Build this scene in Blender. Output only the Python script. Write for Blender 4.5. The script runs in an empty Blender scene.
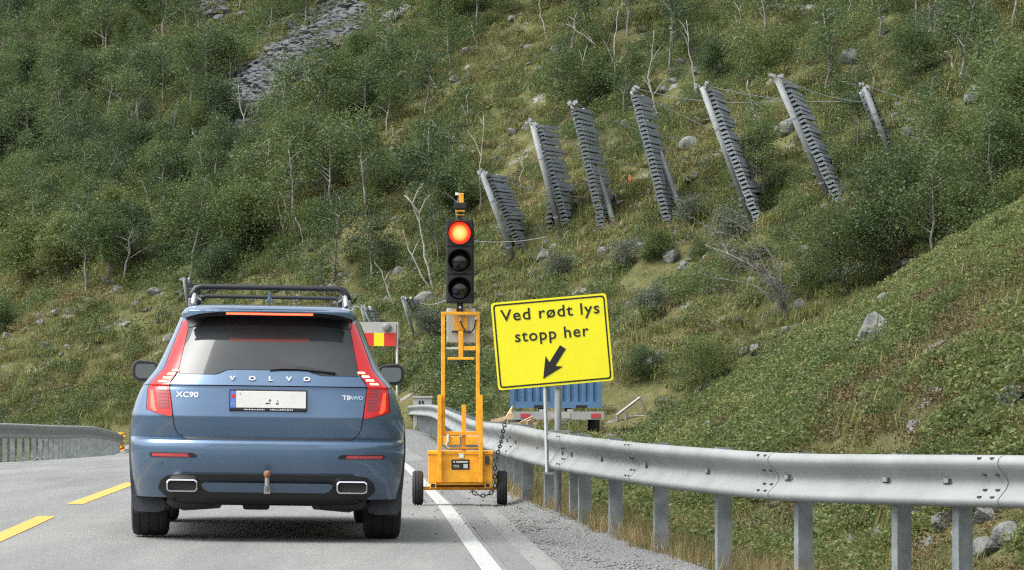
import bpy, bmesh, math, random
import numpy as np
from mathutils import Vector, Matrix
R = math.radians
random.seed(7); rng = np.random.default_rng(7)
sc = bpy.context.scene
COL = sc.collection

# ------------------------------------------------------------------ camera
F = 3740.0; HZ = 383.0; CH = 1.11          # focal length in px, horizon row, eye height
cam_d = bpy.data.cameras.new('camera'); cam = bpy.data.objects.new('camera', cam_d); COL.objects.link(cam)
cam.location = (0, 0, CH); cam.rotation_euler = (R(90), 0, 0)
cam_d.sensor_fit = 'HORIZONTAL'; cam_d.sensor_width = 36.0; cam_d.lens = 36.0 * F / 1024
cam_d.shift_y = (HZ - 285) / 1024; cam_d.clip_start = 0.1; cam_d.clip_end = 3000
sc.camera = cam
# ------------------------------------------------------------------ sky and sun (overcast)
SUN_EL, SUN_AZ = 56, 248                    # azimuth: 0 = +Y, clockwise
w = bpy.data.worlds.new('World'); sc.world = w; w.use_nodes = True
nt = w.node_tree; nt.nodes.clear()
sky = nt.nodes.new('ShaderNodeTexSky'); sky.sky_type = 'NISHITA'; sky.sun_disc = False
sky.sun_elevation = R(SUN_EL); sky.sun_rotation = R(SUN_AZ)
sky.air_density = 1.0; sky.dust_density = 4.0; sky.ozone_density = 1.0
hs = nt.nodes.new('ShaderNodeHueSaturation'); hs.inputs['Saturation'].default_value = 0.28
bg = nt.nodes.new('ShaderNodeBackground'); bg.inputs[1].default_value = 0.15
wo = nt.nodes.new('ShaderNodeOutputWorld')
nt.links.new(sky.outputs[0], hs.inputs['Color']); nt.links.new(hs.outputs[0], bg.inputs[0]); nt.links.new(bg.outputs[0], wo.inputs[0])
sd = bpy.data.lights.new('sun', 'SUN'); sd.energy = 1.0; sd.angle = R(38); sd.color = (1, .985, .94)
sun = bpy.data.objects.new('sun', sd); COL.objects.link(sun)
dv = Vector((math.sin(R(SUN_AZ)) * math.cos(R(SUN_EL)), math.cos(R(SUN_AZ)) * math.cos(R(SUN_EL)), math.sin(R(SUN_EL))))
sun.rotation_euler = dv.to_track_quat('Z', 'Y').to_euler()
sc.view_settings.view_transform = 'Standard'; sc.view_settings.look = 'None'
sc.view_settings.exposure = 1.27; sc.view_settings.gamma = 1.0
sc.render.engine = 'CYCLES'
sc.cycles.use_denoising = False
try: sc.cycles.denoiser = 'OPENIMAGEDENOISE'
except Exception: pass
sc.cycles.max_bounces = 6; sc.cycles.diffuse_bounces = 4; sc.cycles.transparent_max_bounces = 8
sc.cycles.use_adaptive_sampling = False; sc.cycles.filter_width = 1.25
sc.cycles.caustics_reflective = False; sc.cycles.caustics_refractive = False; sc.cycles.sample_clamp_indirect = 4
try: sc.cycles.sampling_pattern = 'BLUE_NOISE'
except Exception: pass

# ------------------------------------------------------------------ helpers
def px(x, y, Y): return Vector(((x - 512) / F * Y, Y, CH + (HZ - y) / F * Y))
def proj(X, Y, Z): return 512 + F * X / Y, HZ - F * (Z - CH) / Y

class MB:
    def __init__(s): s.v = []; s.f = []
    def add(s, vs, fs):
        o = len(s.v); s.v += [tuple(p) for p in vs]; s.f += [tuple(i + o for i in f) for f in fs]; return s
    def box(s, x0, x1, y0, y1, z0, z1, M=None):
        vs = [Vector((x, y, z)) for x in (x0, x1) for y in (y0, y1) for z in (z0, z1)]
        if M is not None: vs = [M @ p for p in vs]
        return s.add(vs, [(0,1,3,2), (4,6,7,5), (0,4,5,1), (2,3,7,6), (0,2,6,4), (1,5,7,3)])
    def tube(s, pts, r, n=8, cap=True):
        pts = [Vector(p) for p in pts]; rs = r if isinstance(r, (list, tuple)) else [r] * len(pts)
        vs = []; fs = []; k = len(pts); up = None
        for i, p in enumerate(pts):
            t = (pts[min(i + 1, k - 1)] - pts[max(i - 1, 0)]).normalized()
            if up is None: up = Vector((0, 0, 1)) if abs(t.z) < .9 else Vector((1, 0, 0))
            a = t.cross(up).normalized(); b = a.cross(t).normalized(); up = b
            for j in range(n):
                an = 2 * math.pi * j / n; vs.append(p + (a * math.cos(an) + b * math.sin(an)) * rs[i])
        for i in range(k - 1):
            for j in range(n):
                j2 = (j + 1) % n; fs.append((i*n+j, i*n+j2, (i+1)*n+j2, (i+1)*n+j))
        if cap: fs += [tuple(range(n))[::-1], tuple((k-1)*n + j for j in range(n))]
        return s.add(vs, fs)
    def prism(s, poly, y0, y1):            # polygon in x,z extruded along y
        n = len(poly); vs = [(x, y0, z) for x, z in poly] + [(x, y1, z) for x, z in poly]
        fs = [tuple(range(n)), tuple(range(2*n - 1, n - 1, -1))] + [(i, i + n, (i+1) % n + n, (i+1) % n) for i in range(n)]
        return s.add(vs, fs)
    def lathe(s, prof, M, n=20):           # profile (r, a) round local Z, then M
        vs = []; fs = []; k = len(prof)
        for r, a in prof:
            for j in range(n):
                an = 2 * math.pi * j / n; vs.append(M @ Vector((r * math.cos(an), r * math.sin(an), a)))
        for i in range(k - 1):
            for j in range(n):
                j2 = (j + 1) % n; fs.append((i*n+j, i*n+j2, (i+1)*n+j2, (i+1)*n+j))
        return s.add(vs, fs)
    def mesh(s, name, mat=None, smooth=False):
        me = bpy.data.meshes.new(name); me.from_pydata(s.v, [], s.f); me.update()
        if mat: me.materials.append(mat)
        bm = bmesh.new(); bm.from_mesh(me); bmesh.ops.recalc_face_normals(bm, faces=bm.faces); bm.to_mesh(me); bm.free()
        if smooth: me.polygons.foreach_set('use_smooth', [True] * len(me.polygons))
        return me
    def build(s, name, mat, parent=None, smooth=False, bevel=0):
        return link(name, s.mesh(name, mat, smooth), parent, bevel)
def link(name, me, parent=None, bevel=0):
    o = bpy.data.objects.new(name, me); COL.objects.link(o)
    if parent: o.parent = parent
    if bevel:
        b = o.modifiers.new('bevel', 'BEVEL'); b.width = bevel; b.segments = 2; b.limit_method = 'ANGLE'; b.angle_limit = R(40)
    return o
def tag(o, label=None, cat=None, group=None, kind=None):
    if label: o['label'] = label
    if cat: o['category'] = cat
    if group: o['group'] = group
    if kind: o['kind'] = kind
    return o
def thing(name, label, cat, loc=(0, 0, 0), group=None, rz=0):
    o = bpy.data.objects.new(name, None); COL.objects.link(o); o.location = loc; o.rotation_euler.z = rz
    o.empty_display_size = .2
    return tag(o, label, cat, group)
def smoothby(me, ang=40):
    me.polygons.foreach_set('use_smooth', [True] * len(me.polygons))
    try: me.set_sharp_from_angle(angle=R(ang))
    except Exception: pass

def mat(name, col, rough=.6, metal=0., var=.0, scale=5., bump=0., bscale=None, coat=0., col2=None, emit=None, es=0., spec=.5, sheen=0, stain=0.):
    m = bpy.data.materials.new(name); m.use_nodes = True; n = m.node_tree.nodes; l = m.node_tree.links
    b = n['Principled BSDF']; b.inputs['Roughness'].default_value = rough; b.inputs['Metallic'].default_value = metal
    b.inputs['Base Color'].default_value = (*col, 1); b.inputs['Coat Weight'].default_value = coat; b.inputs['Coat Roughness'].default_value = .06
    b.inputs['Specular IOR Level'].default_value = spec
    if emit: b.inputs['Emission Color'].default_value = (*emit, 1); b.inputs['Emission Strength'].default_value = es
    if var or col2 or bump:
        tc = n.new('ShaderNodeTexCoord'); nz = n.new('ShaderNodeTexNoise'); nz.inputs['Scale'].default_value = scale; nz.inputs['Detail'].default_value = 6
        nz.inputs['Roughness'].default_value = .65
        l.new(tc.outputs['Object'], nz.inputs['Vector'])
        cr = n.new('ShaderNodeValToRGB'); cr.color_ramp.elements[0].position = .3; cr.color_ramp.elements[1].position = .7
        c2 = col2 or tuple(min(1, c * (1 + var)) for c in col); c1 = col if col2 else tuple(c * (1 - var) for c in col)
        cr.color_ramp.elements[0].color = (*c1, 1); cr.color_ramp.elements[1].color = (*c2, 1)
        l.new(nz.outputs[0], cr.inputs[0]); l.new(cr.outputs[0], b.inputs['Base Color'])
        if bump:
            nb = n.new('ShaderNodeTexNoise'); nb.inputs['Scale'].default_value = bscale or scale * 4; nb.inputs['Detail'].default_value = 8
            l.new(tc.outputs['Object'], nb.inputs['Vector'])
            bp = n.new('ShaderNodeBump'); bp.inputs['Strength'].default_value = bump; bp.inputs['Distance'].default_value = .02
            l.new(nb.outputs[0], bp.inputs['Height']); l.new(bp.outputs[0], b.inputs['Normal'])
    return m

def leafmat(name, c1, c2, trans=.35, c3=None):
    m = bpy.data.materials.new(name); m.use_nodes = True; n = m.node_tree.nodes; l = m.node_tree.links; n.clear()
    out = n.new('ShaderNodeOutputMaterial'); mx = n.new('ShaderNodeMixShader'); mx.inputs[0].default_value = trans
    d = n.new('ShaderNodeBsdfPrincipled'); d.inputs['Roughness'].default_value = .55; d.inputs['Specular IOR Level'].default_value = .3
    t = n.new('ShaderNodeBsdfTranslucent')
    oi = n.new('ShaderNodeObjectInfo'); ge = n.new('ShaderNodeNewGeometry')
    nz = n.new('ShaderNodeTexNoise'); nz.inputs['Scale'].default_value = .11; nz.inputs['Detail'].default_value = 3
    l.new(ge.outputs['Position'], nz.inputs['Vector'])
    a = n.new('ShaderNodeMath'); a.operation = 'MULTIPLY_ADD'; a.inputs[1].default_value = .45
    l.new(oi.outputs['Random'], a.inputs[0])
    a2 = n.new('ShaderNodeMath'); a2.operation = 'MULTIPLY_ADD'; a2.inputs[1].default_value = 1.1; a2.inputs[2].default_value = -.44
    l.new(nz.outputs[0], a2.inputs[0]); l.new(a2.outputs[0], a.inputs[2])
    ri = n.new('ShaderNodeMath'); ri.operation = 'MULTIPLY_ADD'; ri.inputs[1].default_value = .6; l.new(ge.outputs['Random Per Island'], ri.inputs[0]); l.new(a.outputs[0], ri.inputs[2])
    cr = n.new('ShaderNodeValToRGB'); e = cr.color_ramp.elements
    e[0].position = .15; e[0].color = (*c1, 1); e[1].position = .95; e[1].color = (*c2, 1)
    if c3: k = e.new(1.0); k.color = (*c3, 1); e[1].position = .85
    l.new(ri.outputs[0], cr.inputs[0])
    l.new(cr.outputs[0], d.inputs['Base Color']); l.new(cr.outputs[0], t.inputs[0])
    l.new(d.outputs[0], mx.inputs[1]); l.new(t.outputs[0], mx.inputs[2]); l.new(mx.outputs[0], out.inputs[0])
    return m

# ------------------------------------------------------------------ noise
def vnoise(x, y, seed=0):
    xi = np.floor(x).astype(np.int64); yi = np.floor(y).astype(np.int64); xf = x - xi; yf = y - yi
    def hsh(a, b):
        h = (a * 374761393 + b * 668265263 + seed * 982451653) & 0x7fffffff
        h = ((h ^ (h >> 13)) * 1274126177) & 0x7fffffff
        return ((h ^ (h >> 16)) & 0xffff) / 65535.0
    u = xf * xf * (3 - 2 * xf); v = yf * yf * (3 - 2 * yf)
    return (hsh(xi, yi) * (1-u) + hsh(xi+1, yi) * u) * (1-v) + (hsh(xi, yi+1) * (1-u) + hsh(xi+1, yi+1) * u) * v
def fbm(x, y, seed=0, o=4):
    s = 0; a = .5
    for i in range(o): s = s + a * (vnoise(x * 2**i, y * 2**i, seed + i) - .5) * 2; a *= .5
    return s

# ------------------------------------------------------------------ road and terrain shape
def tab(*p):
    p = sorted(p); xs = [a for a, _ in p]; ys = [b for _, b in p]
    return lambda q: np.interp(q, xs, ys)
def XC(Y):
    Y = np.asarray(Y, float)
    return -3.73 - .043 * (Y - 28.85) - .0003 * np.maximum(Y - 45, 0)**2 - .004 * np.maximum(Y - 118, 0)**2
LW = 3.34
zR = tab((-200, -.02), (28, -.02), (34, -.004), (45, -.08), (60, -.15), (90, -.18), (105, -.26), (125, -.43), (140, -.62), (160, -1))
zL = tab((-200, .05), (30, .05), (45, .0), (60, -.2), (76, -.46), (87, -.63), (112, -1.05), (135, -1.47), (150, -1.8), (160, -2))
def zroad(X, Y):
    xr = XC(Y) + LW; return zR(Y) + (zL(Y) - zR(Y)) * (xr - X) / (2 * LW)
RAIL = [(16, 9.2), (18.5, 6.4), (20.2, 4.6), (21.2, 3.6), (22.0, 3.01), (22.6, 2.65), (23.2, 2.33), (24.3, 1.80), (25.8, 1.366), (27.7, 1.0), (29.5, .718), (31.3, .46),
        (33.0, .238), (34.6, .046), (45.5, -.33), (51.4, -.53), (69, -1.12), (90, -1.83), (105, -2.5), (125, -3.44), (140, -4.6), (150, -6)]
XRAIL = tab(*RAIL, (-100, 60))
ZTOP = tab((16, .68), (22, .685), (23.2, .668), (24.3, .655), (25.8, .662), (27.7, .664), (29.5, .672), (31.3, .682), (33, .70), (34.6, .722), (45.5, .635), (51.4, .6), (69, .585), (90, .575), (105, .5), (125, .34), (140, .15), (150, 0))
ZRB = tab((16, -.3), (22, -.28), (25.8, -.22), (27.7, -.175), (29.5, -.115), (31.3, -.06), (33, -.025), (34.6, 0), (45.5, -.1), (60, -.17), (90, -.2), (105, -.28), (125, -.43), (140, -.62), (160, -1))
def sm(t): t = np.clip(t, 0, 1); return t * t * (3 - 2 * t)
def smax(a, b, k): h = np.clip(.5 + .5 * (a - b) / k, 0, 1); return b * (1-h) + a * h + k * h * (1-h)
def height(X, Y, fine=True):
    X = np.asarray(X, float); Y = np.asarray(Y, float)
    xc = XC(Y); xr = xc + LW; xl = xc - LW; rail = XRAIL(Y); zb = ZRB(Y)
    slope = (XRAIL(Y + .5) - XRAIL(Y - .5)); d = (X - rail) / np.sqrt(1 + np.minimum(slope**2, 6))
    zr = zroad(np.clip(X, xl - 1, xr + .45), Y) - .05
    e = xr + .45
    t = np.clip((X - e) / np.maximum(rail - e, .2), 0, 1)
    ze = zroad(e, Y) - .05
    base = np.where(X > e, ze * (1 - t) + (zb - .01) * t, zr)
    base = base - np.where(X < xl - 1.2, .35 * np.minimum((xl - 1.2 - X), 9), 0)
    n1 = fbm(X / 2.2, Y / 3.0, 3, 4); n2 = fbm(X / .6, Y / .9, 9, 3)
    fall = np.where(Y > 50, .1 * (Y - 50) + .002 * (Y - 50)**2, 0)
    q = d - 1.45
    up = .625 * np.where(q > 0, np.log1p(np.exp(-4 * np.abs(q))) / 4 + np.maximum(q, 0), np.log1p(np.exp(-4 * np.abs(q))) / 4)
    zA = zb - .1 * sm(d / .6) + up - fall + (n1 * .22 + n2 * .05) * sm((d - .3) / 1.5)
    right = smax(zA, zb - .22 + n2 * .03, .15)
    g = np.where(d > 0, right, base)
    # main hill: falls to the left and towards the road
    qa = (-.35 * X + .55 * Y) / .652; qb = (.55 * X + .35 * Y) / .652
    und = 2.0 * fbm(qa / 17, qb / 60, 21, 3) + .9 * fbm(qa / 5, qb / 14, 33, 3)
    if fine: und = und + .35 * fbm(X / 1.6, Y / 1.6, 41, 3)
    und = und - 3.0 * np.exp(-((X + 15) / 11)**2 - ((Y - 140) / 15)**2)
    zh = .55 * X + .35 * Y - 41.15 + und
    zh = zh - 0.3 * np.maximum(zh - 45, 0)
    return smax(g, zh, 1.2)
def H(X, Y): return float(height(np.array([X]), np.array([Y]))[0])
_ys = np.arange(24, 330, .25)
def hit(x, y, y0=24):
    Y = _ys[_ys >= y0]; X = (x - 512) / F * Y; Z = CH + (HZ - y) / F * Y
    b = height(X, Y) - Z; i = np.argmax(b > 0)
    if b[i] <= 0: return None
    return Vector((float(X[i]), float(Y[i]), float(height(X[i:i+1], Y[i:i+1])[0])))

# ------------------------------------------------------------------ ground
def rn(*segs):
    out = []
    for a, b, s in segs: out += list(np.arange(a, b, s))
    return np.array(out)
gx = rn((-160, -60, 12), (-60, -14, 1.0), (-14, 14, .3), (14, 40, .9), (40, 170, 12))
gy = rn((-140, 10, 12), (10, 20, 1), (20, 62, .3), (62, 250, .8), (250, 430, 10))
GX, GY = np.meshgrid(gx, gy); GZ = height(GX, GY)
nx, ny = len(gx), len(gy)
me = bpy.data.meshes.new('ground')
idx = np.arange(nx * ny).reshape(ny, nx)
quads = np.stack([idx[:-1, :-1], idx[:-1, 1:], idx[1:, 1:], idx[1:, :-1]], -1).reshape(-1, 4)
me.from_pydata(np.stack([GX, GY, GZ], -1).reshape(-1, 3).tolist(), [], quads.tolist()); me.update()
me.polygons.foreach_set('use_smooth', [True] * len(me.polygons))

def ground_mat():
    m = bpy.data.materials.new('hillside_soil'); m.use_nodes = True; n = m.node_tree.nodes; l = m.node_tree.links
    b = n['Principled BSDF']; b.inputs['Roughness'].default_value = .95; b.inputs['Specular IOR Level'].default_value = .15
    g = n.new('ShaderNodeNewGeometry')
    def noise(s, d=5, r=.6):
        z = n.new('ShaderNodeTexNoise'); z.inputs['Scale'].default_value = s; z.inputs['Detail'].default_value = d; z.inputs['Roughness'].default_value = r
        l.new(g.outputs['Position'], z.inputs['Vector']); return z.outputs[0]
    def ramp(src, *stops):
        c = n.new('ShaderNodeValToRGB'); e = c.color_ramp.elements
        e[0].position, e[0].color = stops[0][0], (*stops[0][1], 1); e[1].position, e[1].color = stops[-1][0], (*stops[-1][1], 1)
        for p, cc in stops[1:-1]: k = e.new(p); k.color = (*cc, 1)
        l.new(src, c.inputs[0]); return c.outputs[0]
    a = ramp(noise(.18, 6), (.3, (.045, .065, .022)), (.45, (.075, .09, .03)), (.55, (.12, .115, .045)), (.68, (.11, .08, .045)))
    f = ramp(noise(2.6, 10, .8), (.36, (.03, .038, .018)), (.5, (.095, .10, .04)), (.63, (.19, .165, .085)))
    mx = n.new('ShaderNodeMix'); mx.data_type = 'RGBA'; mx.inputs[0].default_value = .5; l.new(a, mx.inputs[6]); l.new(f, mx.inputs[7])
    rk = ramp(noise(.9, 7, .6), (.60, (0, 0, 0)), (.66, (1, 1, 1)))
    rc = ramp(noise(6, 6, .7), (.3, (.12, .12, .11)), (.7, (.34, .34, .32)))
    m2 = n.new('ShaderNodeMix'); m2.data_type = 'RGBA'; l.new(rk, m2.inputs[0]); l.new(mx.outputs[2], m2.inputs[6]); l.new(rc, m2.inputs[7])
    l.new(m2.outputs[2], b.inputs['Base Color'])
    bp = n.new('ShaderNodeBump'); bp.inputs['Strength'].default_value = .8; bp.inputs['Distance'].default_value = .15; l.new(noise(4, 8, .7), bp.inputs['Height']); l.new(bp.outputs[0], b.inputs['Normal'])
    return m
M_ground = ground_mat(); me.materials.append(M_ground)
ground = tag(link('ground', me), kind='structure')

# ------------------------------------------------------------------ road
def asphalt():
    m = bpy.data.materials.new('asphalt'); m.use_nodes = True; n = m.node_tree.nodes; l = m.node_tree.links
    b = n['Principled BSDF']; b.inputs['Roughness'].default_value = .85; b.inputs['Specular IOR Level'].default_value = .3
    g = n.new('ShaderNodeNewGeometry')
    def noise(s, d=5, r=.6, st=None):
        z = n.new('ShaderNodeTexNoise'); z.inputs['Scale'].default_value = s; z.inputs['Detail'].default_value = d; z.inputs['Roughness'].default_value = r
        if st:
            mp = n.new('ShaderNodeMapping'); mp.inputs['Scale'].default_value = st; mp.inputs['Rotation'].default_value = (0, 0, R(-2.5)); l.new(g.outputs['Position'], mp.inputs[0]); l.new(mp.outputs[0], z.inputs['Vector'])
        else: l.new(g.outputs['Position'], z.inputs['Vector'])
        return z.outputs[0]
    def ramp(src, p0, c0, p1, c1):
        c = n.new('ShaderNodeValToRGB'); e = c.color_ramp.elements; e[0].position, e[0].color = p0, (*c0, 1); e[1].position, e[1].color = p1, (*c1, 1); l.new(src, c.inputs[0]); return c.outputs[0]
    fine = ramp(noise(70, 4, .8), .3, (.12, .124, .12), .72, (.27, .274, .262))
    big = ramp(noise(1.0, 5, .6, (1.3, .12, 1)), .32, (.76, .76, .77), .66, (1.14, 1.14, 1.12))
    mu = n.new('ShaderNodeMix'); mu.data_type = 'RGBA'; mu.blend_type = 'MULTIPLY'; mu.inputs[0].default_value = 1; l.new(fine, mu.inputs[6]); l.new(big, mu.inputs[7])
    sp = n.new('ShaderNodeTexVoronoi'); sp.inputs['Scale'].default_value = 9; l.new(g.outputs['Position'], sp.inputs['Vector'])
    spr = ramp(sp.outputs['Distance'], .045, (.25, .25, .25), .075, (1, 1, 1))
    m3 = n.new('ShaderNodeMix'); m3.data_type = 'RGBA'; m3.blend_type = 'MULTIPLY'; m3.inputs[0].default_value = .5; l.new(mu.outputs[2], m3.inputs[6]); l.new(spr, m3.inputs[7])
    l.new(m3.outputs[2], b.inputs['Base Color'])
    bp = n.new('ShaderNodeBump'); bp.inputs['Strength'].default_value = .5; bp.inputs['Distance'].default_value = .008; l.new(noise(120, 3, .7), bp.inputs['Height']); l.new(bp.outputs[0], b.inputs['Normal'])
    return m
M_asph = asphalt()
def strip(name, xa, xb, ya, yb, dz, m, nxs=8, step=1.0, parent=None):
    ys = np.arange(ya, yb + step * .5, step); ys[-1] = yb; vs = []; fs = []
    for Y in ys:
        x0, x1 = xa(Y), xb(Y)
        for i in range(nxs + 1):
            X = x0 + (x1 - x0) * i / nxs; vs.append((X, Y, float(zroad(X, Y)) + dz))
    k = nxs + 1
    for j in range(len(ys) - 1):
        for i in range(nxs): fs.append((j*k+i, j*k+i+1, (j+1)*k+i+1, (j+1)*k+i))
    b = MB(); b.add(vs, fs); o = b.build(name, m, parent, smooth=True); return o
road = tag(strip('road', lambda Y: XC(Y) - LW - .9, lambda Y: XC(Y) + LW + .44, -120, 146, 0, M_asph, 10, 1.0), kind='structure')
def paint(name, col):
    m = mat(name, col, .7, var=.14, scale=9, bump=.2, bscale=90); n = m.node_tree.nodes; l = m.node_tree.links
    b = n['Principled BSDF']; g = n.new('ShaderNodeNewGeometry'); z = n.new('ShaderNodeTexNoise'); z.inputs['Scale'].default_value = 14; z.inputs['Detail'].default_value = 9; z.inputs['Roughness'].default_value = .75
    l.new(g.outputs['Position'], z.inputs['Vector']); c = n.new('ShaderNodeValToRGB'); c.color_ramp.elements[0].position = .62; c.color_ramp.elements[1].position = .74; l.new(z.outputs[0], c.inputs[0])
    src = b.inputs['Base Color'].links[0].from_socket; mx = n.new('ShaderNodeMix'); mx.data_type = 'RGBA'; l.new(c.outputs[0], mx.inputs[0]); l.new(src, mx.inputs[6]); mx.inputs[7].default_value = (.2, .2, .19, 1); l.new(mx.outputs[2], b.inputs['Base Color'])
    return m
M_white = paint('white_road_paint', (.36, .37, .35)); M_yel = paint('yellow_road_paint', (.60, .33, .06))
tag(strip('edge_line', lambda Y: XC(Y) + LW - .065, lambda Y: XC(Y) + LW + .06, -60, 125, .004, M_white, 1), kind='structure')
tag(strip('edge_line', lambda Y: XC(Y) - LW - .08, lambda Y: XC(Y) - LW + .08, -60, 140, .004, M_white, 1), kind='structure')
tag(strip('seam_strip', lambda Y: XC(Y) + LW + .10, lambda Y: XC(Y) + LW + .27, -20, 60, .004, mat('tar_seam', (.145, .148, .143), .85, var=.18, scale=14, bump=.4, bscale=90), 1), kind='structure')
for k in range(-7, 7):
    a = 33.7 + 12 * k
    tag(strip('centre_line_dash', lambda Y: XC(Y) - .075, lambda Y: XC(Y) + .075, a, a + 8.9, .004, M_yel, 1, .8), kind='structure')
# gravel shoulder between the asphalt and the guardrail
M_grav = mat('gravel', (.155, .16, .155), .95, var=.75, scale=45, bump=1.0, bscale=45)
b = MB(); ys = np.arange(17, 118, .5); vs = []; fs = []; K = 9
for Y in ys:
    x0 = float(XC(Y)) + LW + .42; x1 = float(XRAIL(Y)) + .22
    for i in range(K):
        X = x0 + (x1 - x0) * i / (K - 1); vs.append((X, Y, H(X, Y) + (.035 if i < K - 1 else -.03) + random.uniform(-.008, .008)))
for j in range(len(ys) - 1):
    for i in range(K - 1): fs.append((j*K+i, j*K+i+1, (j+1)*K+i+1, (j+1)*K+i))
b.add(vs, fs); tag(b.build('gravel_shoulder', M_grav, smooth=True), kind='structure')

# ------------------------------------------------------------------ guardrails
def galv(name, base, dark, rough=.45, scale=3.0, metal=.7):
    return mat(name, dark, rough, metal, scale=scale, bump=.12, bscale=14, col2=base)
M_rail = galv('galvanised_rail', (.275, .295, .29), (.195, .213, .206), .62, 2.0, .15)
M_post = galv('galvanised_post', (.27, .295, .295), (.13, .15, .15), .65, 7, .2)
M_slot = mat('bolt_dark', (.03, .03, .03), .6)
PROF = [(.0, .310), (.03, .312), (.058, .303), (.076, .288), (.083, .268), (.080, .250), (.056, .220), (.024, .186), (.008, .164), (.003, .146), (.008, .128), (.024, .104), (.056, .074), (.080, .052), (.083, .036), (.076, .018), (.058, .005), (.03, 0)]
class Path:
    def __init__(s, pts):
        # densify with a Catmull-Rom so that the beam bends smoothly
        P = [Vector(p) for p in pts]; out = []
        for i in range(len(P) - 1):
            p0, p1, p2, p3 = P[max(i-1, 0)], P[i], P[i+1], P[min(i+2, len(P)-1)]
            for k in range(8):
                t = k / 8; out.append(.5 * ((2*p1) + (p2-p0)*t + (2*p0-5*p1+4*p2-p3)*t*t + (3*p1-p0-3*p2+p3)*t**3))
        out.append(P[-1]); s.p = out; s.s = [0]
        for a, c in zip(out, out[1:]): s.s.append(s.s[-1] + (c - a).length)
    def at(s, d):
        d = min(max(d, 0), s.s[-1]); i = max(0, min(np.searchsorted(s.s, d) - 1, len(s.p) - 2)); t = (d - s.s[i]) / max(1e-6, s.s[i+1] - s.s[i])
        return s.p[i].lerp(s.p[i+1], t)
    def frame(s, d):
        t = s.at(d + .15) - s.at(d - .15); t.z = 0; t.normalize(); return s.at(d), t, Vector((t.y, -t.x, 0))
    def find(s, f):
        return min(np.arange(0, s.s[-1], .02), key=lambda d: abs(f(s.at(d))))
def beam(path, a, c, side, m, parent, dz=0, off=0):
    b = MB(); n = max(3, int((c - a) / .35)); vs = []; fs = []; k = len(PROF)
    for i in range(n + 1):
        p, t, r = path.frame(a + (c - a) * i / n); sh = off * (1 - i / n)
        for o, z in PROF: vs.append(p + r * side * (o + sh) + Vector((0, 0, z - .312 + dz)))
        for o, z in PROF: vs.append(p + r * side * (o + sh - .004) + Vector((0, 0, z - .312 + dz)))
    for i in range(n):
        for j in range(k - 1):
            q = i*2*k + j; q2 = q + 2*k
            fs += [(q, q+1, q2+1, q2), (q+k, q2+k, q2+k+1, q+k+1)]
    for i in (0, n):
        for j in range(k - 1): q = i*2*k + j; fs.append((q, q+k, q+k+1, q+1))
    b.add(vs, fs); me = b.mesh('rail_beam', m); smoothby(me, 50); return link('rail_beam', me, parent)
def post(path, d, side, m, parent, top, zb, wdt=.055):
    p, t, r = path.frame(d); b = MB(); c = p - r * side * .05
    M = Matrix(((t.x, r.x * side, 0, c.x), (t.y, r.y * side, 0, c.y), (0, 0, 1, 0), (0, 0, 0, 1)))
    b.box(-wdt, wdt, -.003, .003, zb, top, M)
    b.box(-wdt - .0, -wdt + .006, -.095, -.003, zb, top, M); b.box(wdt - .006, wdt, -.095, -.003, zb, top, M)
    b.box(-wdt, -.02, -.101, -.095, zb, top, M); b.box(.02, wdt, -.101, -.095, zb, top, M)
    return b.build('post', m, parent)
def washer(path, d, side, parent, dz):
    p, t, r = path.frame(d); b = MB(); c = p + r * side * .004
    M = Matrix(((t.x, r.x * side, 0, c.x), (t.y, r.y * side, 0, c.y), (0, 0, 1, p.z - .156 + dz), (0, 0, 0, 1)))
    b.box(-.05, .05, 0, .006, -.028, .028, M); o = b.build('washer', M_post, parent)
    b2 = MB(); b2.box(-.04, .04, .006, .010, -.022, .022, M); b2.build('slot', M_slot, o)
    b3 = MB(); b3.box(-.022, .022, .010, .022, -.014, .014, M); b3.build('bolt', M_rail, o)
def splice(path, d, side, parent):
    for ds in (-.06, .06):
        p, t, r = path.frame(d + ds)
        M = Matrix(((t.x, r.x * side, 0, p.x), (t.y, r.y * side, 0, p.y), (0, 0, 1, p.z - .312), (0, 0, 0, 1)))
        for o, z, sk in ((.070, .293, -1), (.033, .193, 1), (.027, .104, -1), (.070, .062, 1)):
            b = MB(); b.box(-.014, .014, o - .010, o + .012, z - .006, z + .006, M); b.build('splice_bolt', M_slot, parent)
rp = Path([(x, y, float(ZTOP(y))) for y, x in RAIL if y >= 18])
rail = thing('guardrail', 'galvanised steel guardrail with W beam along the right shoulder, beside the red signal', 'guardrail', (1.0, 27.7, float(ZRB(27.7))))
def put(root):
    # children are made in world coordinates; shift them so that the root stays at the base
    for c in root.children: c.location = -Vector(root.location)
def findpx(x): return rp.find(lambda p: proj(p.x, p.y, p.z)[0] - x)
joints = [findpx(x) for x in (995, 772, 637, 567)]
d = joints[-1] + 4.0
while d < rp.s[-1] - 1: joints.append(d); d += 4.0
cuts = [0] + joints + [rp.s[-1]]
for a, c in zip(cuts, cuts[1:]): beam(rp, max(a - .12, 0), min(c + .12, rp.s[-1]), -1, M_rail, rail, off=.004)
for j in joints[:5]: splice(rp, j, -1, rail)
pd = [findpx(x) for x in (1068, 950, 888, 789, 710, 647.5, 603, 564, 573, 539, 517)]
d = pd[-1] + 2.0
while d < rp.s[-1]: pd.append(d); d += 2.0
for i, d in enumerate(pd):
    p = rp.at(d); zb = float(ZRB(p.y)) - .3
    post(rp, d, -1, M_post, rail, p.z + .004, zb, .033)
    if i < 12: washer(rp, d, -1, rail, 0)
put(rail)
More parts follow.
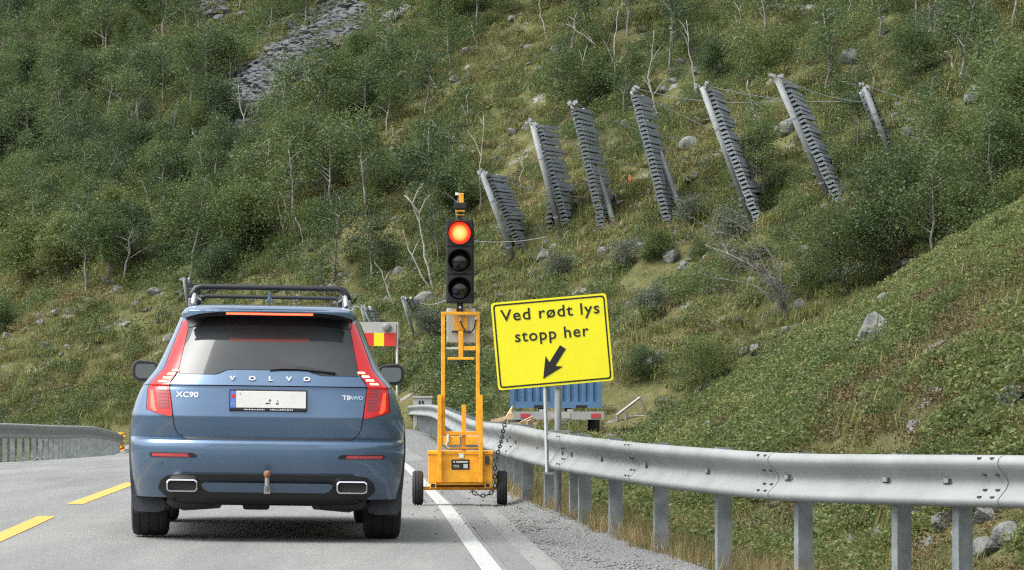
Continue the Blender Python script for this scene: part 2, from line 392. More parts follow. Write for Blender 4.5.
lp = Path([(-9.6, 56, .35), (-10.0, 66, .38), (-10.4, 76, .292), (-10.62, 87, .122), (-11.3, 100, -.05), (-12.2, 112, -.28), (-13.1, 124, -.55), (-14.2, 135, -.86), (-16.6, 144, -1.2)])
railL = thing('guardrail', 'galvanised guardrail on closely set posts along the far left road edge', 'guardrail', (-10.4, 76, -.5))
cuts = list(np.arange(0, lp.s[-1], 4.0)) + [lp.s[-1]]
for a, c in zip(cuts, cuts[1:]): beam(lp, max(a - .12, 0), min(c + .12, lp.s[-1]), 1, M_rail, railL, off=.004)
for d in np.arange(.5, lp.s[-1], 1.33):
    p = lp.at(d); post(lp, d, 1, M_post, railL, p.z + .01, float(zL(p.y)) - .35, .05)
put(railL)

# ------------------------------------------------------------------ striped marker, sign board on its pole
M_red = mat('retro_red', (.62, .035, .02), .45, var=.08, scale=8); M_ylw = mat('retro_yellow', (.92, .72, .01), .45, var=.05, scale=8)
M_black = mat('black_plastic', (.018, .018, .02), .5, var=.2, scale=8); M_rub = mat('rubber', (.022, .022, .023), .85, var=.3, scale=20, bump=.2)
M_pale = mat('pale_metal', (.38, .38, .355), .5, var=.08, scale=5)
p = px(121.5, 453.7, 134); zz = float(zroad(p.x, p.y)); mk = thing('marker_post', 'small red and yellow striped marker board at the end of the left guardrail', 'marker', (p.x, p.y, p.z))
hh = .66; b = MB(); b.box(-.11, .11, -.015, .015, .1, .1 + hh); b.build('panel', M_ylw, mk)
for k in range(4):
    z0 = .1 + hh * (k / 4.0); b = MB(); b.prism([(-.11, z0), (.11, z0 + .09), (.11, min(z0 + .17, .1 + hh)), (-.11, z0 + .08)], -.02, -.016); b.build('stripe', M_red, mk)
b = MB(); b.box(-.2, .2, -.2, .2, -.03, .1); b.build('base', M_rub, mk)
Yb = 60; q = px(397, 0, Yb); bd = thing('barrier_board', 'white, red and yellow board with round lamp on thin pole behind the blue car', 'sign', (q.x, Yb, H(q.x, Yb)))
gz = bd.location.z
def BL(x, y): v = px(x, y, Yb); return v.x - q.x, v.z - gz
x0, z1 = BL(352, 322); x1, z0 = BL(396, 346); zm = BL(0, 333)[1]
b = MB(); b.box(x0, x1, -.03, .03, zm, z1); b.build('upper_panel', M_pale, bd)
xs = [BL(x, 0)[0] for x in (352, 374, 384, 396)]
for k in range(3):
    b = MB(); b.box(xs[k], xs[k+1], -.032, .028, z0, zm); b.build('stripe_panel', (M_red, M_ylw, M_red)[k], bd)
lx, lz = BL(387, 327.5); b = MB(); b.lathe([(0, .05), (.055, .05), (.07, .03), (.07, -.03), (0, -.03)], Matrix.Translation((lx, -.05, lz)) @ Matrix.Rotation(R(90), 4, 'X'), 18); b.build('lamp', mat('lamp_grey', (.18, .18, .18), .3, var=.2, scale=40), bd, smooth=True)
b = MB(); b.tube([(0, .02, -.1), (0, .02, z1)], .02, 8); b.build('pole', M_pale, bd, smooth=True)

# ------------------------------------------------------------------ the blue car (local: x right, y forward from the rear bumper, z up)
YAW = math.atan(245 / F); RB = 26.05
c0 = px(266.2, HZ, RB)
zc = float(zroad(c0.x, 27))
car = thing('parked_car', 'steel blue SUV with lit brake lights and roof bars waiting at red signal', 'car', (c0.x, c0.y, zc + .004), rz=YAW)
car.rotation_euler.y = R(.85)
def carpaint():
    m = bpy.data.materials.new('blue_car_paint'); m.use_nodes = True; n = m.node_tree.nodes; l = m.node_tree.links; b = n['Principled BSDF']
    b.inputs['Metallic'].default_value = .55; b.inputs['Roughness'].default_value = .34; b.inputs['Coat Weight'].default_value = .8; b.inputs['Coat Roughness'].default_value = .08
    tc = n.new('ShaderNodeTexCoord'); z = n.new('ShaderNodeTexNoise'); z.inputs['Scale'].default_value = 3; z.inputs['Detail'].default_value = 8; l.new(tc.outputs['Object'], z.inputs['Vector'])
    c = n.new('ShaderNodeValToRGB'); c.color_ramp.elements[0].position = .35; c.color_ramp.elements[1].position = .75
    c.color_ramp.elements[0].color = (.085, .150, .245, 1); c.color_ramp.elements[1].color = (.104, .166, .255, 1)
    l.new(z.outputs[0], c.inputs[0])
    # road dust settles on the lower body
    sx = n.new('ShaderNodeSeparateXYZ'); l.new(tc.outputs['Object'], sx.inputs[0])
    mr = n.new('ShaderNodeMapRange'); mr.inputs[1].default_value = .2; mr.inputs[2].default_value = .75; mr.inputs[3].default_value = .55; mr.inputs[4].default_value = 0; l.new(sx.outputs[2], mr.inputs[0])
    mm = n.new('ShaderNodeMath'); mm.operation = 'MULTIPLY'; l.new(mr.outputs[0], mm.inputs[0]); l.new(z.outputs[0], mm.inputs[1])
    mx = n.new('ShaderNodeMix'); mx.data_type = 'RGBA'; l.new(mm.outputs[0], mx.inputs[0]); l.new(c.outputs[0], mx.inputs[6]); mx.inputs[7].default_value = (.10, .10, .095, 1)
    l.new(mx.outputs[2], b.inputs['Base Color'])
    r2 = n.new('ShaderNodeMath'); r2.operation = 'MULTIPLY_ADD'; r2.inputs[1].default_value = .6; r2.inputs[2].default_value = .3; l.new(mm.outputs[0], r2.inputs[0]); l.new(r2.outputs[0], b.inputs['Roughness'])
    return m
M_paint = carpaint()
M_glass = mat('tinted_glass', (.035, .040, .042), .06, var=.25, scale=2.0, spec=.55, coat=0)
M_trim = mat('black_trim', (.016, .016, .018), .42); M_plast = mat('grey_plastic', (.035, .036, .038), .7, var=.35, scale=10, bump=.1)
M_chrome = mat('chrome', (.75, .75, .76), .14, 1.0); M_silver = mat('silver_badge', (.78, .78, .77), .3, .25)
M_tail = mat('tail_red', (.30, .006, .007), .2, coat=.25, emit=(1, .012, .01), es=.13)
M_tailD = mat('tail_dark_red', (.16, .006, .008), .15, coat=1.0, emit=(.6, .01, .01), es=.05)
M_led = mat('brake_led', (1, .3, .2), .3, emit=(1, .34, .16), es=2.8); M_led2 = mat('brake_strip', (.8, .06, .03), .3, emit=(1, .08, .03), es=1.7)
M_glow = mat('tail_glow', (.9, .08, .03), .25, coat=1, emit=(1, .07, .03), es=.4)
M_refl = mat('reflector_red', (.45, .05, .06), .3, coat=.6)
WZ = tab((.2, .90), (.30, .945), (.45, .958), (.63, .971), (.80, .972), (.88, .965), (.96, .942), (1.04, .912), (1.09, .885), (1.14, .845), (1.20, .80), (1.28, .76), (1.445, .69), (1.58, .637), (1.64, .605), (1.665, .575), (1.682, .52), (1.694, .43), (1.702, .30), (1.706, .15))
YR = tab((.2, .28), (.30, .13), (.45, .045), (.55, .012), (.62, 0), (.685, .004), (.705, .02), (.722, .078), (.80, .055), (.872, .04), (.95, .055), (1.06, .08), (1.085, .09), (1.092, .074), (1.17, .125), (1.20, .145), (1.55, .40), (1.575, .415), (1.585, .30), (1.60, .265), (1.64, .255), (1.662, .30), (1.674, .42), (1.684, .6), (1.694, .85), (1.702, 1.15), (1.706, 1.4))
YF = tab((.2, 4.75), (.3, 4.88), (.6, 4.95), (.85, 4.9), (.98, 4.75), (1.06, 4.45), (1.12, 3.95), (1.16, 3.78), (1.28, 3.55), (1.445, 3.22), (1.58, 2.95), (1.64, 2.82), (1.665, 2.75), (1.682, 2.6), (1.694, 2.4), (1.702, 2.1), (1.706, 1.9))
NP = 3.1
def RC(z): return np.interp(z, (.3, .7, 1.1, 1.3, 1.66, 1.7), (.62, .55, .45, .42, .45, .3))
def rearY(x, z):
    q = min(abs(x) / float(WZ(z)), 1.0); return float(YR(z)) + float(RC(z)) * (1 - (1 - q**NP) ** (1 / NP))
zlev = sorted(set([round(float(z), 4) for z in np.concatenate([np.linspace(.30, 1.58, 44), [.685, .705, .722, .872, 1.085, 1.092, 1.2, 1.55, 1.575, 1.585, 1.60, 1.62, 1.64, 1.652, 1.662, 1.674, 1.684, 1.694, 1.702, 1.706]])]))
ts = [0, .12, .24, .36, .48, .58, .66, .73, .79, .84, .88, .92, .95, .975, .992, 1.0]
def ring(z):
    W, yr, yf, rr = float(WZ(z)), float(YR(z)), float(YF(z)), float(RC(z)); pts = []
    for t in ts: pts.append((W * t, yr + rr * (1 - max(0, 1 - t**NP) ** (1 / NP))))
    ya = yr + rr; rf = min(.8, (yf - yr) * .3); yb = yf - rf
    for k in range(1, 29): pts.append((W * (1 - .012 * (k / 28.0)**2), ya + (yb - ya) * k / 28))
    for t in ts[::-1][1:]: pts.append((W * t * .988, yf - rf * (1 - max(0, 1 - t**2.4) ** (1 / 2.4))))
    return pts
def zmap(z): return z if z < 1.6 else 1.6 + (z - 1.6) * .78
rings = [ring(z) for z in zlev]; NR = len(rings[0]); vs = []; fs = []
AX = (.97, 3.954); WR = .375
for z, rg in zip(zlev, rings):
    zo = zmap(z)
    for x, y in rg: vs.append((x, y, zo))
    for x, y in rg: vs.append((-x, y, zo))
def cutout(ps):
    c = sum((Vector(p) for p in ps), Vector()) / len(ps)
    return abs(c.x) > .72 and any((c.y - a)**2 + (c.z - WR)**2 < .44**2 for a in AX)
for i in range(len(zlev) - 1):
    for sgn in (0, 1):
        for j in range(NR - 1):
            a = i*2*NR + sgn*NR + j; c = a + 2*NR; f = (a, a+1, c+1, c)
            if not cutout([vs[k] for k in f]): fs.append(f if sgn == 0 else f[::-1])
top = (len(zlev) - 1) * 2 * NR
fs += [(top + j, top + j + 1, top + NR + j + 1, top + NR + j) for j in range(NR - 1)]
b = MB(); b.add(vs, fs); me = b.mesh('body', M_paint)
bm = bmesh.new(); bm.from_mesh(me); bmesh.ops.remove_doubles(bm, verts=bm.verts, dist=.0004); bmesh.ops.recalc_face_normals(bm, faces=bm.faces); bm.to_mesh(me); bm.free(); smoothby(me, 35)
body = link('body', me, car)

def patch(name, fn, m, off=.004, nu=24, nv=8, parent=None, th=.012, smooth=True, yfun=None):
    """a panel laid on the rear: fn(u, v) -> (x, z) with u, v in 0..1"""
    yf_ = yfun or rearY; vs = []; fs = []; n = (nu + 1) * (nv + 1)
    for lay in (0, 1):
        for j in range(nv + 1):
            for i in range(nu + 1):
                x, z = fn(i / nu, j / nv); vs.append((x, yf_(x, z) - off + (th if lay else 0), z))
    for j in range(nv):
        for i in range(nu):
            a = j*(nu+1) + i; fs += [(a, a+1, a+nu+2, a+nu+1), (n+a, n+a+nu+1, n+a+nu+2, n+a+1)]
    for i in range(nu):
        for j in (0, nv): a = j*(nu+1) + i; fs.append((a, a+1, n+a+1, n+a))
    for j in range(nv):
        for i in (0, nu): a = j*(nu+1) + i; fs.append((a, a+nu+1, n+a+nu+1, n+a))
    b = MB(); b.add(vs, fs); me = b.mesh(name, m)
    if smooth: smoothby(me, 38)
    return link(name, me, parent or car)
def rows(tb, both=True):
    zs = [r[0] for r in tb]
    def fn(u, v):
        z = zs[0] + (zs[-1] - zs[0]) * v; a = np.interp(z, zs, [r[1] for r in tb]); c = np.interp(z, zs, [r[2] for r in tb]); return float(a + (c - a) * u), z
    return fn
def sym(tb): return [(z, -x, x) for z, x in tb]
# tailgate with its shut line, upper band, rear window
TG = [(.722, .555), (.735, .60), (.755, .628), (.80, .648), (.872, .658), (.95, .668), (1.06, .685), (1.086, .688)]
patch('shut_line', rows(sym([(z - (.006 if i == 0 else 0), x + .009) for i, (z, x) in enumerate(TG)])), M_trim, .0015, 30, 20, th=.01)
tg = patch('tailgate', rows(sym(TG)), M_paint, .007, 40, 40, th=.01)
def wbot(x):
    a = abs(x); return 1.168 + .036 * float(1 - sm((a - .27) / .11))
patch('tailgate_upper', lambda u, v: ((lambda xx: (xx * (1 - .075 * v), 1.0935 + (wbot(xx) - .004 - 1.0935) * v))(-.69 + 1.38 * u)), M_paint, .012, 48, 8, tg, .012)
def wtop(c): return 1.572 - .012 * abs(c)**6
win = patch('rear_window', lambda u, v: ((lambda c: ((.632 + (.578 - .632) * v) * c, wbot(.632 * c) + (wtop(c) - wbot(.632 * c)) * v))(-1 + 2 * u)), M_glass, .005, 40, 20, th=.01)
patch('window_header', lambda u, v: ((lambda c: (.585 * c, 1.520 - .022 * abs(c)**3 + (.051 + .010 * abs(c)**3) * v))(-1 + 2 * u)), M_trim, .012, 40, 6, win, .01)
# spoiler with brake strip
sp = patch('roof_spoiler', lambda u, v: ((lambda c: ((.605 - .045 * v) * c, 1.609 - .05 * abs(c)**5 + (.028 + .05 * abs(c)**5 - .012 * abs(c)**3) * v))(-1 + 2 * u)), M_paint, .006, 44, 10, th=.02,
           yfun=lambda x, z: .235 + .12 * (abs(x) / .6)**3 + max(0, z - 1.618) * 3.0)
b = MB(); vs = []
n = 24
for i in range(n + 1):
    x = -.585 + 1.17 * i / n
    for (y, z) in ((.25 + .12 * (abs(x) / .6)**3, 1.606 - .05 * abs(x/.6)**5), (.28 + .12 * (abs(x) / .6)**3, 1.583 - .045 * abs(x/.6)**5), (.44, 1.575 - .02 * abs(x/.6)**5)): vs.append((x, y, z))
b.add(vs, [f for i in range(n) for f in ((3*i, 3*i+3, 3*i+4, 3*i+1), (3*i+1, 3*i+4, 3*i+5, 3*i+2))]); b.build('spoiler_underside', M_trim, sp)
patch('brake_strip', rows([(1.589, -.305, .305), (1.603, -.305, .305)]), M_led2, .004, 16, 2, sp, .012, yfun=lambda x, z: .235 + .11 * (abs(x) / .6)**3)
# tail lights
TL = [(.872, .670, .70), (.895, .670, .790), (.915, .672, .848), (.99, .682, .846), (1.05, .690, .842), (1.089, .694, .834), (1.12, .682, .812), (1.145, .664, .786), (1.185, .642, .750), (1.222, .628, .724), (1.30, .612, .700), (1.376, .597, .672), (1.46, .581, .643), (1.545, .565, .612)]
for s_ in (-1, 1):
    tl = patch('tail_light', rows([(z, s_ * a, s_ * c) for z, a, c in TL]), M_tail, .011, 8, 46, th=.02)
    patch('light_surround', rows([(z, s_ * (a - .008), s_ * (c + .007)) for z, a, c in TL]), M_trim, .004, 8, 46, tl, .01)
    patch('dark_lens', rows([(.925, s_ * .690, s_ * .765), (1.00, s_ * .698, s_ * .775), (1.075, s_ * .708, s_ * .79)]), M_tailD, .0135, 6, 8, tl, .006)
    for k in range(6):
        z0 = .935 + k * .023; patch('lens_rib', rows([(z0, s_ * .694, s_ * .768), (z0 + .005, s_ * .694, s_ * .768)]), M_tail, .0165, 4, 1, tl, .006)
    patch('light_guide', rows([(.905, s_ * .775, s_ * .795), (.925, s_ * .785, s_ * .822), (1.05, s_ * .806, s_ * .826)]), M_glow, .015, 3, 10, tl, .006)
    for k in range(4):
        z0 = 1.108 + k * .026; xo = .775 - .032 * k; wd = .062 - .004 * k
        patch('brake_led', rows([(z0, s_ * (xo - wd), s_ * xo), (z0 + .013, s_ * (xo - wd - .004), s_ * (xo - .008))]), M_led, .016, 4, 2, tl, .006)
# bumper details
for s_ in (-1, 1):
    patch('reflector', rows([(.585, s_ * .50, s_ * .815), (.600, s_ * .485, s_ * .825), (.617, s_ * .525, s_ * .815)]), M_trim, .003, 10, 3, th=.008)
    patch('reflector_lens', rows([(.589, s_ * .545, s_ * .805), (.612, s_ * .555, s_ * .808)]), M_refl, .006, 10, 2, th=.008)
    patch('park_sensor', rows([(.532, s_ * .735, s_ * .752), (.549, s_ * .735, s_ * .752)]), M_paint, .004, 2, 2, th=.008)
lowb = patch('bumper_insert', rows([(.262, -.62, .62), (.30, -.70, .70), (.36, -.765, .765), (.42, -.745, .745), (.455, -.70, .70), (.470, -.60, .60)]), M_trim, .006, 40, 12, th=.02)
patch('valance_strip', rows([(.345, -.40, .40), (.36, -.44, .44), (.398, -.46, .46), (.412, -.44, .44)]), M_paint, .030, 30, 5, th=.02)
patch('bumper_lip', rows([(.468, -.60, .60), (.476, -.60, .60)]), M_plast, .012, 30, 1, th=.01)
for s_ in (-1, 1):
    xa, xb, za, zb = .485, .70, .345, .432
    def rr(x0, x1, z0, z1, r, nn=5):
        P = []
        for cx, cz, a0 in ((x1 - r, z0 + r, -90), (x1 - r, z1 - r, 0), (x0 + r, z1 - r, 90), (x0 + r, z0 + r, 180)):
            for k in range(nn + 1): a = R(a0 + 90 * k / nn); P.append((cx + r * math.cos(a), cz + r * math.sin(a)))
        return P
    y0 = rearY(.485, .432) - .03
    o_, i_ = rr(xa, xb, za, zb, .026), rr(xa + .009, xb - .009, za + .009, zb - .009, .019); m_ = len(o_)
    vs = [(s_ * x, y0, z) for x, z in o_] + [(s_ * x, y0 - .004, z) for x, z in i_] + [(s_ * x, y0 + .12, z) for x, z in o_] + [(s_ * x, y0 + .022, z) for x, z in i_]
    fs = []
    for k in range(m_):
        k2 = (k + 1) % m_; fs += [(k, k2, m_ + k2, m_ + k), (k, 2*m_ + k, 2*m_ + k2, k2), (m_ + k, m_ + k2, 3*m_ + k2, 3*m_ + k)]
    b = MB(); b.add(vs, fs); ex = b.build('exhaust_tip', M_chrome, car, smooth=False)
    b = MB(); b.add([(s_ * x, y0 + .018, z) for x, z in i_], [tuple(range(m_))]); b.build('exhaust_bore', M_rub, ex)
    b = MB(); b.tube([(s_ * .36, .30, .29), (s_ * .40, .30, .285), (s_ * .66, .30, .285), (s_ * .70, .30, .29)], [.03, .065, .065, .03], 14); b.build('silencer', M_rub, car, smooth=True)
# tow hitch
b = MB(); b.tube([(0, .04, .36), (0, -.02, .36), (0, -.045, .40), (0, -.045, .455)], .016, 8); b.box(-.022, .022, -.03, .05, .34, .39); hb = b.build('tow_hitch', mat('worn_steel', (.26, .26, .25), .6, .3, var=.2, scale=20), car)
b = MB(); b.lathe([(0, .03), (.018, .024), (.025, .008), (.025, -.008), (.014, -.025)], Matrix.Translation((0, -.045, .475)), 14); b.build('hitch_ball', mat('rusty_ball', (.22, .10, .05), .7, var=.3, scale=40), hb, smooth=True)
# number plate
b = MB(); b.box(-.272, .272, -.004, .022, .915, 1.065); yq = float(YR(.99)) - .035; ph = b.build('plate_holder', M_trim, car, bevel=.006); ph.location = (0, yq, 0)
b = MB(); b.box(-.224, .262, -.007, -.003, .937, 1.054); b.build('plate', mat('plate_white', (.72, .72, .70), .4, var=.05, scale=9), ph, bevel=.002)
b = MB(); b.box(-.264, -.226, -.007, -.003, .937, 1.054); b.build('plate_band', mat('plate_blue', (.10, .22, .62), .4), ph)
b = MB(); b.box(-.257, -.233, -.009, -.0072, 1.005, 1.032); b.build('plate_flag', M_red, ph)
for dx, dz, w_, h_ in ((-.02, .965, .035, .010), (.005, .982, .012, .018), (.052, .962, .022, .012), (.06, .98, .008, .012), (-.2, 1.03, .008, .008)):
    b = MB(); b.prism([(dx, dz), (dx + w_, dz + .004), (dx + w_ * .8, dz + h_), (dx + w_ * .1, dz + h_ * .7)], -.009, -.0072); b.build('plate_speck', M_trim, ph)
def text(name, s, m, parent, size=.1, ext=.002, sx=1, bold=0., space=1.0, align='CENTER'):
    cu = bpy.data.curves.new(name, 'FONT'); cu.body = s; cu.size = size; cu.extrude = ext; cu.align_x = align; cu.align_y = 'BOTTOM_BASELINE'; cu.offset = bold; cu.space_character = space; cu.resolution_u = 3
    t = bpy.data.objects.new(name, cu); COL.objects.link(t); bpy.context.view_layer.update()
    me = bpy.data.meshes.new_from_object(t.evaluated_get(bpy.context.evaluated_depsgraph_get())); bpy.data.objects.remove(t); bpy.data.curves.remove(cu)
    me.materials.clear(); me.materials.append(m); me.name = name
    o = link(name, me, parent); o.rotation_euler = (R(90), 0, 0); o.scale = (sx, 1, 1); return o
b = MB()
for k in range(30):
    if k not in (13, 14, 15): b.box(-.17 + k * .0115, -.17 + k * .0115 + .007, -.006, -.0045, .921, .921 + random.choice((.006, .009)))
b.build('holder_print', M_silver, ph)
o = text('plate_code', 'N', M_pale, ph, .034, .0006); o.location = (-.245, -.009, .95)
# lettering
for k, ch in enumerate('VOLVO'):
    x = (-.252, -.115, .013, .142, .266)[k]; o = text('badge_letter', ch, M_silver, car, .044, .004, 1.35, .0012); o.location = (x, rearY(x, 1.135) - .022, 1.128); o.rotation_euler = (R(68), 0, 0)
o = text('model_badge', 'XC90', M_silver, car, .054, .003, 1.22, .0008); o.location = (-.565, rearY(-.57, 1.03) - .014, 1.005); o.rotation_euler = (R(80), 0, R(-12))
o = text('engine_badge', 'T8', M_silver, car, .046, .003, 1.2, .0008); o.location = (.545, rearY(.55, 1.03) - .014, 1.0); o.rotation_euler = (R(80), 0, R(12))
o = text('drive_badge', 'AWD', mat('badge_blue', (.45, .6, .75), .3, .6), car, .036, .003, 1.1, .001); o.location = (.615, rearY(.62, 1.03) - .016, 1.003); o.rotation_euler = (R(80), 0, R(13))
# wiper
b = MB(); wy = lambda x, z: rearY(x, z) - .03
P = [(-.005, 1.285), (.02, 1.265), (.20, 1.235), (.47, 1.198), (.47, 1.19), (.20, 1.212), (.10, 1.212), (.005, 1.205)]
vs = [(x, wy(x, z), z) for x, z in P] + [(x, wy(x, z) + .016, z) for x, z in P]; n = len(P)
b.add(vs, [tuple(range(n)), tuple(range(2*n-1, n-1, -1))] + [(i, (i+1) % n, (i+1) % n + n, i + n) for i in range(n)]); b.build('rear_wiper', M_trim, car)
# side glass, mirrors, roof bars, antenna
def sidepatch(name, outline, m, s_, off=.004, nu=20, nv=6, parent=None):
    vs = []; fs = []
    for j in range(nv + 1):
        v = j / nv
        for i in range(nu + 1):
            u = i / nu; (ya, za), (yb, zb2), (yc, zc_), (yd, zd) = outline
            y = (ya + (yb - ya) * u) * (1 - v) + (yd + (yc - yd) * u) * v; z = (za + (zb2 - za) * u) * (1 - v) + (zd + (zc_ - zd) * u) * v
            W = float(WZ(z)); dl = y - float(YR(z)); rr_ = float(RC(z))
            g = 1 if dl >= rr_ else max(0, 1 - max(0, 1 - dl / rr_)**NP) ** (1 / NP)
            vs.append((s_ * (W * g + off), y, z))
    for j in range(nv):
        for i in range(nu): a = j*(nu+1) + i; fs.append((a, a+1, a+nu+2, a+nu+1))
    b = MB(); b.add(vs, fs); return b.build(name, m, parent or car, smooth=True)
for s_ in (-1, 1):
    sidepatch('quarter_window', [(.72, 1.20), (1.18, 1.18), (1.18, 1.57), (.80, 1.54)], M_glass, s_)
    sidepatch('rear_door_window', [(1.26, 1.18), (2.12, 1.16), (2.12, 1.59), (1.26, 1.575)], M_glass, s_)
    sidepatch('front_door_window', [(2.2, 1.16), (3.35, 1.17), (2.85, 1.58), (2.2, 1.59)], M_glass, s_)
    sidepatch('window_trim', [(.70, 1.165), (3.4, 1.14), (3.4, 1.155), (.70, 1.185)], M_chrome, s_, .006)
    for yy in (1.22, 2.16): sidepatch('door_seam', [(yy, .42), (yy + .007, .42), (yy + .007, 1.15), (yy, 1.15)], M_trim, s_, .003, 1, 20)
    sidepatch('sill_trim', [(1.42, .31), (3.5, .31), (3.5, .42), (1.42, .42)], M_plast, s_, .008)
    for yy in (1.32, 2.3):
        b = MB(); b.box(s_ * .925 - .02, s_ * .925 + .035 * 1, yy, yy + .22, .985, 1.012); b.build('door_handle', M_paint, car, bevel=.008)
    # door mirror
    pts = []; vs = []; fs = []
    cx, cy, cz = s_ * .948, 2.95, 1.195
    shape = rr(-.105, .105, -.086, .082, .06, 6)
    for (dy, k) in ((0, .93), (.02, 1.0), (.08, .98), (.14, .82), (.19, .5), (.205, .2)):
        for x, z in shape: vs.append((cx + s_ * x * k, cy + dy, cz + z * k + (-.01 if x * 1 < 0 else 0)))
    m_ = len(shape)
    for i in range(5):
        for k in range(m_): k2 = (k+1) % m_; fs.append((i*m_+k, i*m_+k2, (i+1)*m_+k2, (i+1)*m_+k))
    fs += [tuple(5*m_ + k for k in range(m_)), tuple(range(m_))]
    b = MB(); b.add(vs, fs); mh = b.build('mirror_housing', M_trim, car, smooth=False); smoothby(mh.data, 50)
    b = MB(); ins = rr(-.078, .080, -.062, .056, .042, 6); b.add([(cx + s_ * x, cy - .010 + (z + .062) * .09, cz + z) for x, z in ins], [tuple(range(len(ins)))]); b.build('mirror_glass', mat('mirror', (.11, .12, .115), .04, 1.0), mh)
    b = MB(); b.tube([(s_ * .86, 3.0, 1.13), (s_ * .93, 3.0, 1.16)], .03, 8); b.build('mirror_arm', M_trim, mh)
M_tube_ = mat('foot_grey', (.30, .30, .30), .4, .5)
# roof rails and cross bars
for s_ in (-1, 1):
    b = MB(); P = [(s_ * .545, .62, 1.665), (s_ * .54, .70, 1.725), (s_ * .535, .85, 1.74), (s_ * .53, 2.4, 1.745), (s_ * .53, 2.55, 1.73), (s_ * .535, 2.68, 1.665)]
    b.tube(P, .016, 8); b.build('roof_rail', M_chrome, car, smooth=True)
for yy, zt, q_ in ((.95, 1.80, .021), (2.45, 1.765, .015)):
    b = MB(); P = [(-.565, yy, zt - .10), (-.552, yy, zt - .05), (-.53, yy, zt - .012), (-.49, yy, zt)] + [(.49, yy, zt), (.53, yy, zt - .012), (.552, yy, zt - .05), (.565, yy, zt - .10)]
    b.tube(P, [.03, .03, .026, q_, q_, .026, .03, .03], 10); cb = b.build('roof_cross_bar', M_trim, car, smooth=True)
    for s_ in (-1, 1):
        b = MB(); b.box(s_ * .555 - .03, s_ * .555 + .03, yy - .05, yy + .05, zt - .15, zt - .085); b.build('bar_foot', M_tube_, cb, bevel=.006)
b = MB(); b.prism([(-.035, 0), (.035, 0), (.012, .03), (.006, .075), (-.006, .075), (-.012, .03)], 0, .12); o = b.build('antenna_fin', M_paint, car, bevel=.004); o.location = (.0, .75, 1.69)
# wheels, flaps, underbody
def wheel(cx, cy, s_):
    t = bpy.data.objects.new('wheel', None); COL.objects.link(t); t.parent = car; t.location = (cx, cy, WR); t.empty_display_size = .1
    M = Matrix.Rotation(R(90) * s_, 4, 'Y'); b = MB(); hw = .132
    b.lathe([(.25, -hw + .01), (.33, -hw), (.362, -hw + .012), (.374, -hw + .04), (.3745, -.075), (.3705, -.073), (.3705, -.062), (.3745, -.06), (.375, -.008), (.3705, -.006), (.3705, .006), (.375, .008), (.3745, .06), (.3705, .062), (.3705, .073), (.3745, .075), (.374, hw - .04), (.362, hw - .012), (.33, hw), (.25, hw - .01)], M, 48)
    b.build('tyre', M_rub, t, smooth=False); smoothby(t.children[0].data, 35)
    b = MB(); b.lathe([(.25, hw - .012), (.24, hw - .03), (.22, .06), (.07, .09), (0, .095)], M, 32); b.lathe([(.25, -hw + .012), (.2, -.05), (0, -.05)], M, 32); b.build('rim', M_silver, t, smooth=True)
for a in AX:
    for s_ in (-1, 1): wheel(s_ * .832, a, s_)
for s_ in (-1, 1):
    b = MB(); vs = []
    for k in range(25):
        an = R(-25 + 230 * k / 24)
        for r_ in (.425, .475):
            for dx in (0, 1):
                z = WR + r_ * math.sin(an); vs.append((s_ * ((float(WZ(max(z, .25))) if r_ > .45 else float(WZ(max(z, .25)))) + (.012 if dx else -.06)), AX[0] + r_ * math.cos(an), z))
    b.add(vs, [f for k in range(24) for f in ((4*k+1, 4*k+3, 4*k+7, 4*k+5), (4*k, 4*k+1, 4*k+5, 4*k+4), (4*k+2, 4*k+6, 4*k+7, 4*k+3))]); b.build('wheel_arch', M_plast, car)
    P = [(s_ * .70, .255), (s_ * .725, .20), (s_ * .78, .185), (s_ * .93, .19), (s_ * .953, .24), (s_ * .955, .50), (s_ * .93, .56), (s_ * .88, .46), (s_ * .80, .33)]
    b = MB(); b.prism(P, .50, .515); b.build('mud_flap', mat('flap', (.045, .05, .058), .75, var=.3, scale=12), car)
    b = MB(); b.box(s_ * .70 - .01, s_ * .70 + .01, .5, 1.45, .2, .75); b.build('wheel_well', M_rub, car)
b = MB(); b.add([(-.66, .20, .285), (.66, .20, .285), (.74, .55, .24), (-.74, .55, .24), (-.70, 4.7, .23), (.70, 4.7, .23), (-.5, .14, .35), (.5, .14, .35), (-.92, 1.45, .27), (.92, 1.45, .27), (-.92, 3.45, .27), (.92, 3.45, .27)],
      [(0, 1, 2, 3), (3, 2, 5, 4), (6, 7, 1, 0), (3, 8, 10, 4), (2, 5, 11, 9)]); b.build('underbody', M_rub, car)
for s_ in (-1, 1):
    b = MB(); b.prism([(s_ * .28, .30), (s_ * .33, .225), (s_ * .58, .205), (s_ * .70, .25), (s_ * .70, .32)], .30, .62); b.build('suspension_arm', M_plast, car)
b = MB(); b.box(-.17, .02, .5, .8, .21, .30); b.build('rear_axle_case', M_plast, car, bevel=.02)
b = MB(); b.box(-.70, .70, 3.3, 3.6, .2, .3); b.build('front_subframe', M_rub, car)
b = MB(); sidew = [(1.18, -.72, .72, 3.74), (1.45, -.64, .64, 3.24), (1.60, -.57, .57, 2.93)]
vs = [(x, y + .012, z) for z, a, c, y in sidew for x in (a, 0, c)]
b.add(vs, [(0, 1, 4, 3), (1, 2, 5, 4), (3, 4, 7, 6), (4, 5, 8, 7)]); b.build('windscreen', M_glass, car, smooth=True)

